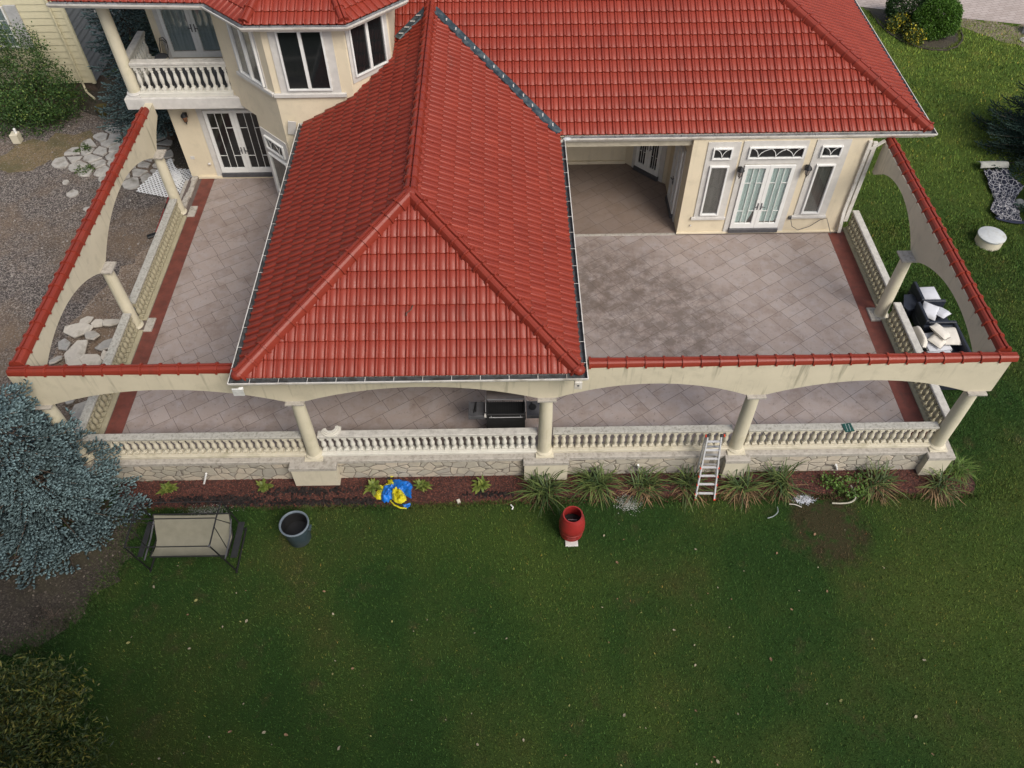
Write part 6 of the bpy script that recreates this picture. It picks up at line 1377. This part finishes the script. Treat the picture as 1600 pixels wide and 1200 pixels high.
cushion((13.18, 16.36, G+.58), .66, .70, .15, (0.08, -.06, -.08), 'large cream square pillow on the right of the heap', 'cream', 'throw_pillow')
cushion((12.90, 16.42, G+.72), .42, .60, .16, (0.15, 0.25, 0.62), 'cream pillow lying diagonally on top of the heap', 'cream', 'throw_pillow')
cushion((12.78, 16.18, G+.58), .40, .46, .14, (0.1, -.1, 0.7), 'small cream pillow low on the left of the heap', 'cream', 'throw_pillow')
cushion((12.30, 16.35, G+.55), .16, .85, .40, (0.0, 0.25, 0.05), 'upright pale cushion wedged against the balustrade rail', 'cream', 'throw_pillow')

# ------------------------------------------------------------------ lawn things at the right
t = thing('net_rug', 'crumpled navy rug with a white net pattern on the lawn beside the dark spruces', 'rug', (17.8, 23.9, G))
def rug_sheet(poly_fn, nu, nv, name, mat, zf):
    V = []; F = []; UV = []
    for i in range(nu+1):
        for j in range(nv+1):
            u, v = i/nu, j/nv; x, y = poly_fn(u, v); V.append((x, y, G+0.05+zf(u, v))); UV.append((u*1.3, v*2.6))
    for i in range(nu):
        for j in range(nv): F.append((i*(nv+1)+j, (i+1)*(nv+1)+j, (i+1)*(nv+1)+j+1, i*(nv+1)+j+1))
    mb = MB(); mb.add(V, F); o = mb.build(name, mat, t, smooth=True, auto=80); uv = o.data.uv_layers.new(name='UVMap')
    for lp in o.data.loops: uv.data[lp.index].uv = UV[lp.vertex_index]
    sm = o.modifiers.new('thick', 'SOLIDIFY'); sm.thickness = 0.012; sm.offset = -1; return o
def edge_pts(tbl, v):
    v = v*(len(tbl)-1); i = min(int(v), len(tbl)-2); q = v-i; return (tbl[i][0]*(1-q)+tbl[i+1][0]*q, tbl[i][1]*(1-q)+tbl[i+1][1]*q)
Lf = [(17.30, 22.35), (17.18, 22.85), (17.62, 23.5), (17.70, 24.3), (17.85, 25.2)]; Rt = [(18.05, 22.20), (18.22, 22.8), (18.30, 23.4), (18.98, 24.2), (18.75, 25.35)]
def pf(u, v): a = edge_pts(Lf, v); b_ = edge_pts(Rt, v); return (a[0]*(1-u)+b_[0]*u, a[1]*(1-u)+b_[1]*u)
zf = lambda u, v: 0.07*abs(math.sin(u*11+math.sin(v*5)*1.8))*0.7+0.05*math.sin(v*17+u*4)**2+0.03*math.sin(u*23+v*9)
rug_sheet(pf, 26, 44, 'rug_field', MT['rug'], zf)
rug_sheet(lambda u, v: (17.72+1.05*u+0.05*math.sin(v*3), 25.2+0.42*v+0.1*u*(1-u)), 12, 6, 'rolled_end', MT['rugback'], lambda u, v: 0.13+0.10*math.sin(v*3.14))
rug_sheet(lambda u, v: (17.22+0.95*u, 22.10+0.16*v-0.1*math.sin(u*3)+(.25*(1-u))), 12, 4, 'rug_hem', MT['rugnavy'], lambda u, v: 0.05)
rug_sheet(lambda u, v: (18.25+0.55*u+.1*v, 23.0+0.45*v-0.12*u), 8, 6, 'folded_corner', MT['rugback'], lambda u, v: 0.03+0.06*math.sin(u*6))
t = thing('well_lid', 'round pale concrete well lid standing out of the lawn', 'well lid', (16.5, 21.2, G))
mb = MB(); mb.lathe([(0.43, 0), (0.43, 0.30)], (16.5, 21.2, G), 40); mb.build('collar', MT['pedestal'], t, smooth=True)
mb = MB(); mb.lathe([(0.445, 0.301), (0.455, 0.32), (0.455, 0.36), (0.435, 0.375), (0.002, 0.385)], (16.5, 21.2, G), 40); mb.build('cover', MT['lid'], t, smooth=True)
mb = MB(); pts = []
for x, y in ((17.42, 37.9), (17.45, 37.4), (17.48, 36.7), (17.65, 35.8), (18.0, 35.05), (18.5, 34.5), (19.1, 34.2), (19.75, 34.15), (20.3, 34.45), (20.7, 34.95), (20.92, 35.45), (20.98, 35.9)): pts.append((x, y, G+.03))
mb.tube(pts, 0.045, 6); o = mb.build('bed_edging', MT['soil']); tag(o, 'low dull edging curving round the topiary bed', 'edging')
for k, (x, y, s_, lb) in enumerate([(24.2, 35.6, .50, 'large purplish boulder at the right edge beside the driveway'), (23.9, 34.55, .28, 'pale rock below the large boulder'), (24.3, 34.1, .34, 'pale rock at the right edge, lowest of the group'), (23.5, 34.9, .2, 'small pale rock left of the large boulder')]):
    rk = random.Random(k+5); bm = bmesh.new(); bmesh.ops.create_icosphere(bm, subdivisions=2, radius=s_)
    for v in bm.verts: v.co *= 1+rk.uniform(-.16, .16); v.co.z *= .62
    me = bpy.data.meshes.new('boulder'); bm.to_mesh(me); bm.free(); me.materials.append(MT['boulder'] if k == 0 else MT['slab']); o = bpy.data.objects.new('boulder', me); COL.objects.link(o); o.location = (x, y, G+s_*.3); tag(o, lb, 'rock')

# ------------------------------------------------------------------ left yard: flagstones, lattice, rubble, tool
def irregular(cx, cy, r, rk, n=None, sq=1.0):
    n = n or rk.choice([5, 5, 6, 7]); a0 = rk.uniform(0, 6.28); return [(cx+r*rk.uniform(.78, 1.12)*math.cos(a0+2*math.pi*i/n), cy+sq*r*rk.uniform(.78, 1.12)*math.sin(a0+2*math.pi*i/n)) for i in range(n)]
rk = random.Random(17); sites = []
tries = 0
regn = [(-17.1, 26.6), (-16.2, 28.0), (-15.6, 29.2), (-14.6, 29.0), (-13.6, 28.2), (-12.9, 26.6), (-12.9, 24.9), (-13.9, 25.2), (-15.3, 25.7)]
while len(sites) < 46 and tries < 9000:
    tries += 1; x, y = rk.uniform(-17.2, -12.8), rk.uniform(24.8, 29.4)
    if not poly_mask(np.array([[x, y]]), regn)[0]: continue
    if all(((x-a)*0.8+(y-b_)*0.15)**2+((y-b_)*1.25)**2 > (0.34+0.24*rk.random())**2 for a, b_ in sites): sites.append((x, y))
def voro_cell(i, sites, gap, rmax):
    x, y = sites[i]; poly = [(x+rmax*math.cos(2*math.pi*k/12), y+rmax*math.sin(2*math.pi*k/12)) for k in range(12)]
    for j, (a, b_) in enumerate(sites):
        if j == i: continue
        dx, dy = a-x, b_-y; d = math.hypot(dx, dy)
        if d > 2.5*rmax: continue
        nx_, ny_ = dx/d, dy/d; lim = d/2-gap; out = []
        for k in range(len(poly)):
            p, q = poly[k], poly[(k+1) % len(poly)]; sp = (p[0]-x)*nx_+(p[1]-y)*ny_-lim; sq_ = (q[0]-x)*nx_+(q[1]-y)*ny_-lim
            if sp <= 0: out.append(p)
            if sp*sq_ < 0: f_ = sp/(sp-sq_); out.append((p[0]+(q[0]-p[0])*f_, p[1]+(q[1]-p[1])*f_))
        poly = out
    return poly
for i in range(len(sites)):
    pl = voro_cell(i, sites, rk.uniform(.02, .06), 0.40)
    if len(pl) < 3: continue
    pl = [(x+rk.uniform(-.035, .035), y+rk.uniform(-.035, .035)) for k, (x, y) in enumerate(pl) if k == 0 or math.dist((x, y), pl[k-1]) > .12]
    if len(pl) < 3: continue
    mb = MB(); mb.prism(pl, G-.01, G+0.05+rk.uniform(0, .03)); o = mb.build('flagstone', MT['flag']); o.rotation_euler = (0, 0, 0)
    tag(o, 'pale irregular flagstone lying in the patch beside the gravel yard', 'flagstone', 'flagstones in the patch beside the gravel yard'); bv = o.modifiers.new('worn', 'BEVEL'); bv.width = .015; bv.segments = 1
for k, (x, y, r_, lb) in enumerate([(-15.9, 24.6, .24, 'flat pale stone lying apart in the gravel below the flagstone patch'), (-16.4, 25.3, .14, 'small pale stone lying apart left of the flagstone patch'), (-15.1, 23.7, .12, 'tiny pale stone farthest out in the dark gravel')]):
    mb = MB(); mb.prism(irregular(x, y, r_, rk), G, G+.05); o = mb.build('loose_stone', MT['flag']); tag(o, lb, 'stone')
def lattice(name, corner, U, Vv, nu, nv, lab, clip=None):
    t = thing(name, lab, 'lattice', tuple(corner), 0, 'white lattice offcuts'); corner = Vector(corner); U = Vector(U); Vv = Vector(Vv); lu, lv = U.length, Vv.length; u = U/lu; v = Vv/lv; nrm = u.cross(v).normalized()
    sp = 0.165; mb = MB()
    for s in (1, -1):
        k = -int(lv/sp)-1
        c = -lv if s == 1 else 0.0; end = lu if s == 1 else lu+lv
        while c < end:
            # line in (a,b): a = c + s*b
            pts = []
            b0, b1 = 0, lv
            if s == 1: b0 = max(0, -c); b1 = min(lv, lu-c)
            else: b0 = max(0, c-lu); b1 = min(lv, c)
            if clip and b1 > b0:
                steps = 40; good = [b0+(b1-b0)*q/steps for q in range(steps+1) if clip((c+s*(b0+(b1-b0)*q/steps))/lu, (b0+(b1-b0)*q/steps)/lv)]
                if good: b0, b1 = min(good), max(good)
                else: b1 = b0
            if b1-b0 > 0.03: mb.bar(corner+u*(c+s*b0)+v*b0+nrm*0.008*s, corner+u*(c+s*b1)+v*b1+nrm*0.008*s, 0.05, 0.010, nrm)
            c += sp
    mb.build('slats', MT['latt'], t); return t
lattice('lattice_panel', (-13.62, 24.70, G+.03), (1.42, -0.55, 0.10), (0.62, 2.0, 0.25), 1, 1, 'triangular white lattice offcut lying left of the far left column', clip=lambda a, b_: b_ < 1.05-a*0.55 and b_ < 0.15+a*3.2)
lattice('lattice_panel', (-11.58, 25.75, G+.20), (-1.15, 0.05, 0.05), (-0.07, -1.75, 0.10), 1, 1, 'triangular white lattice offcut lying between the far left column and the house wall', clip=lambda a, b_: a+b_ < 1.05)
rb = [((-13.25, 17.45), .50, .5, (.25, .1, .2), 'pale broken slab tilted in the heap, upper left'), ((-12.35, 17.75), .30, .4, (.1, .3, .5), 'narrow broken slab in the heap next to the balustrade'), ((-12.15, 16.9), .45, .3, (-.15, .2, .9), 'wide grey broken slab leaning at the balustrade'), ((-13.05, 16.5), .55, .25, (.1, -.15, 1.3), 'large pale curved slab in the middle of the heap'), ((-12.5, 16.2), .45, .35, (.2, .1, .1), 'cream broken slab nearest the tiled coping'), ((-13.55, 16.9), .32, .2, (-.1, .15, 2.1), 'small grey chunk at the left of the heap'), ((-11.9, 17.65), .28, .3, (.2, -.2, .3), 'small white fragment on top of the heap'), ((-12.05, 14.4), .55, .15, (.05, .08, .7), 'big pale round-edged slab seen through the left front arch'), ((-12.7, 14.9), .40, .2, (.15, 0, 1.9), 'dark-edged slab behind the blue spruce tip'), ((-12.75, 17.15), .40, .55, (.2, .25, 2.4), 'thin white slab lying on top of the others in the heap'), ((-13.2, 17.9), .26, .2, (.3, .1, 1.0), 'small pale slab at the far side of the heap'), ((-12.9, 16.0), .24, .55, (.3, .2, .4), 'small tilted cream fragment lying on the curved slab'), ((-13.6, 16.3), .30, .15, (-.2, .3, 1.2), 'grey fragment at the lower left of the heap'), ((-12.0, 16.25), .24, .6, (.1, -.4, 2.2), 'small cream fragment propped on the rail side of the heap'), ((-12.75, 17.75), .22, .35, (.5, .1, .4), 'little upright white fragment at the top of the heap')]
for k, ((x, y), r_, zz, rot, lb) in enumerate(rb):
    rk = random.Random(k+61); pl = irregular(0, 0, r_, rk, rk.choice([5, 6, 8]), rk.uniform(.5, .8)); mb = local(MB()); mb.prism(pl, -.03, .035); o = mb.build('broken_slab', MT['slab'] if k not in (2, 5, 8) else MT['flag']); o.location = (x, y, G+.10+zz*.35); o.rotation_euler = rot; tag(o, lb, 'slab', 'heap of broken slabs'); bv = o.modifiers.new('worn', 'BEVEL'); bv.width = .018; bv.segments = 2
mb = MB(); mb.obox((-11.95, 11.95, .35), (0.5, .55, .05), (.5, -.3, .5), .01); o = mb.build('white_board', MT['lid']); tag(o, 'pale bluish board poking out of the spruce under the left arcade end', 'board')
t = thing('garden_tool', 'red-handled tool with a black head leaning on the left side balustrade', 'tool', (-12.2, 22.4, G))
mb = MB(); mb.tube([(-12.22, 22.25, G+.08), (-12.02, 23.1, G+.45)], .016, 6); mb.tube([(-11.97, 23.3, G+.53), (-11.9, 23.6, G+.66)], .020, 6); mb.build('handle', MT['red'], t)
mb = MB(); mb.tube([(-12.02, 23.1, G+.45), (-11.97, 23.3, G+.53)], .019, 6); mb.tube([(-11.9, 23.6, G+.66), (-11.86, 23.8, G+.75)], .02, 6); mb.build('grip', MT['black'], t)
mb = MB(); mb.obox((-12.30, 22.15, G+.06), (.38, .20, .08), (0, 0, .5), .03); mb.build('head', MT['black'], t)
t = thing('ground_post', 'short white bollard-like pipe box standing at the foot of the large shrub', 'post', (-19.15, 28.0, G))
mb = MB(); mb.box(-19.32, -19.02, 27.85, 28.15, G, G+.42, .03); mb.build('body', MT['pedestal'], t); mb = MB(); mb.lathe([(0.05, .42), (.05, .60), (.03, .62)], (-19.08, 28.0, G), 10); mb.build('cap', MT['white_pipe'], t)
t = thing('flower_pot', 'old yellowish planter pot at the foot of the spruce by the neighbouring house', 'pot', (-16.4, 29.9, G))
mb = MB(); mb.lathe([(0.16, 0), (0.25, .30), (.27, .31), (.27, .35), (.23, .35), (.20, .28), (.002, .27)], (-16.4, 29.9, G), 20); mb.build('pot', MT['pot'], t, smooth=True)

# ------------------------------------------------------------------ neighbouring house
nh = thing('neighbour_house', 'neighbouring house with cream lap siding in front and grey siding on its side', 'house', (-21, 35, G))
mb = MB(); mb.box(-29.5, -17.18, 31.67, 42, -0.50, 6.5); mb.build('wall', MT['siding'], nh)
mb = MB(); z = -0.50
while z < 6.4: mb.add([(-29.5, 31.64, z), (-17.16, 31.64, z), (-17.16, 31.668, z+.27), (-29.5, 31.668, z+.27), (-29.5, 31.668, z), (-17.16, 31.668, z)], [(0, 1, 2, 3), (0, 4, 5, 1), (1, 5, 2)]); z += 0.275
q = mb.build('lap_siding', MT['siding'], nh); q['label'] = 'cream lap siding of the front'
mb = MB(); z = -0.50
while z < 6.4: mb.add([(-17.13, 31.70, z), (-17.13, 42, z), (-17.168, 42, z+.27), (-17.168, 31.70, z+.27), (-17.168, 31.70, z), (-17.168, 42, z)], [(0, 1, 2, 3), (0, 4, 5, 1)]); z += 0.275
q = mb.build('lap_siding', MT['sidingg'], nh); q['label'] = 'grey lap siding of the side'
mb = MB(); mb.box(-29.5, -17.2, 31.72, 41.9, G-.1, -0.505); mb.build('foundation', MT['bark'], nh)
mb = MB(); mb.box(-17.24, -17.10, 31.60, 31.70, -0.52, 6.5); mb.build('corner_board', MT['siding'], nh)
FNH = ((0, 31.64, 0), (1, 0, 0), (0, -1, 0)); hs_save = hs_; hs_ = nh
window(FNH, -20.9, -19.45, 1.10, 2.75, 'window of the neighbouring house', fill='curtainb', muls=(-20.17,), grid=((-20.5, -19.8), (1.65, 2.2)))
mb = MB(*FNH); mb.box(-19.40, -18.92, 0.003, 0.06, 1.05, 2.80, .008); q = mb.build('shutter', MT['shutter'], nh)
mb = MB(*FNH); mb.box(-21.43, -20.95, 0.003, 0.06, 1.05, 2.80, .008); q = mb.build('shutter', MT['shutter'], nh)
hs_ = hs_save
mb = MB(); mb.tube([(-17.62, 31.55, 6.3), (-17.62, 31.55, -0.55), (-17.5, 31.35, -.75), (-17.1, 31.0, -.86)], .045, 8); mb.build('downspout', MT['siding'], nh)
mb = MB(); mb.tube([(-17.09, 33.9, 3.2), (-17.09, 33.9, 1.2)], .03, 6); mb.build('cable_pipe', MT['shutter'], nh)
mb = MB(); mb.add([(-30.2, 31.0, 6.4), (-16.5, 31.0, 6.4), (-19, 37, 9.2), (-27.5, 37, 9.2), (-30.2, 42.8, 6.4), (-16.5, 42.8, 6.4)], [(0, 1, 2, 3), (1, 5, 2), (5, 4, 3, 2), (4, 0, 3)]); mb.build('roof', MT['shingle'], nh)
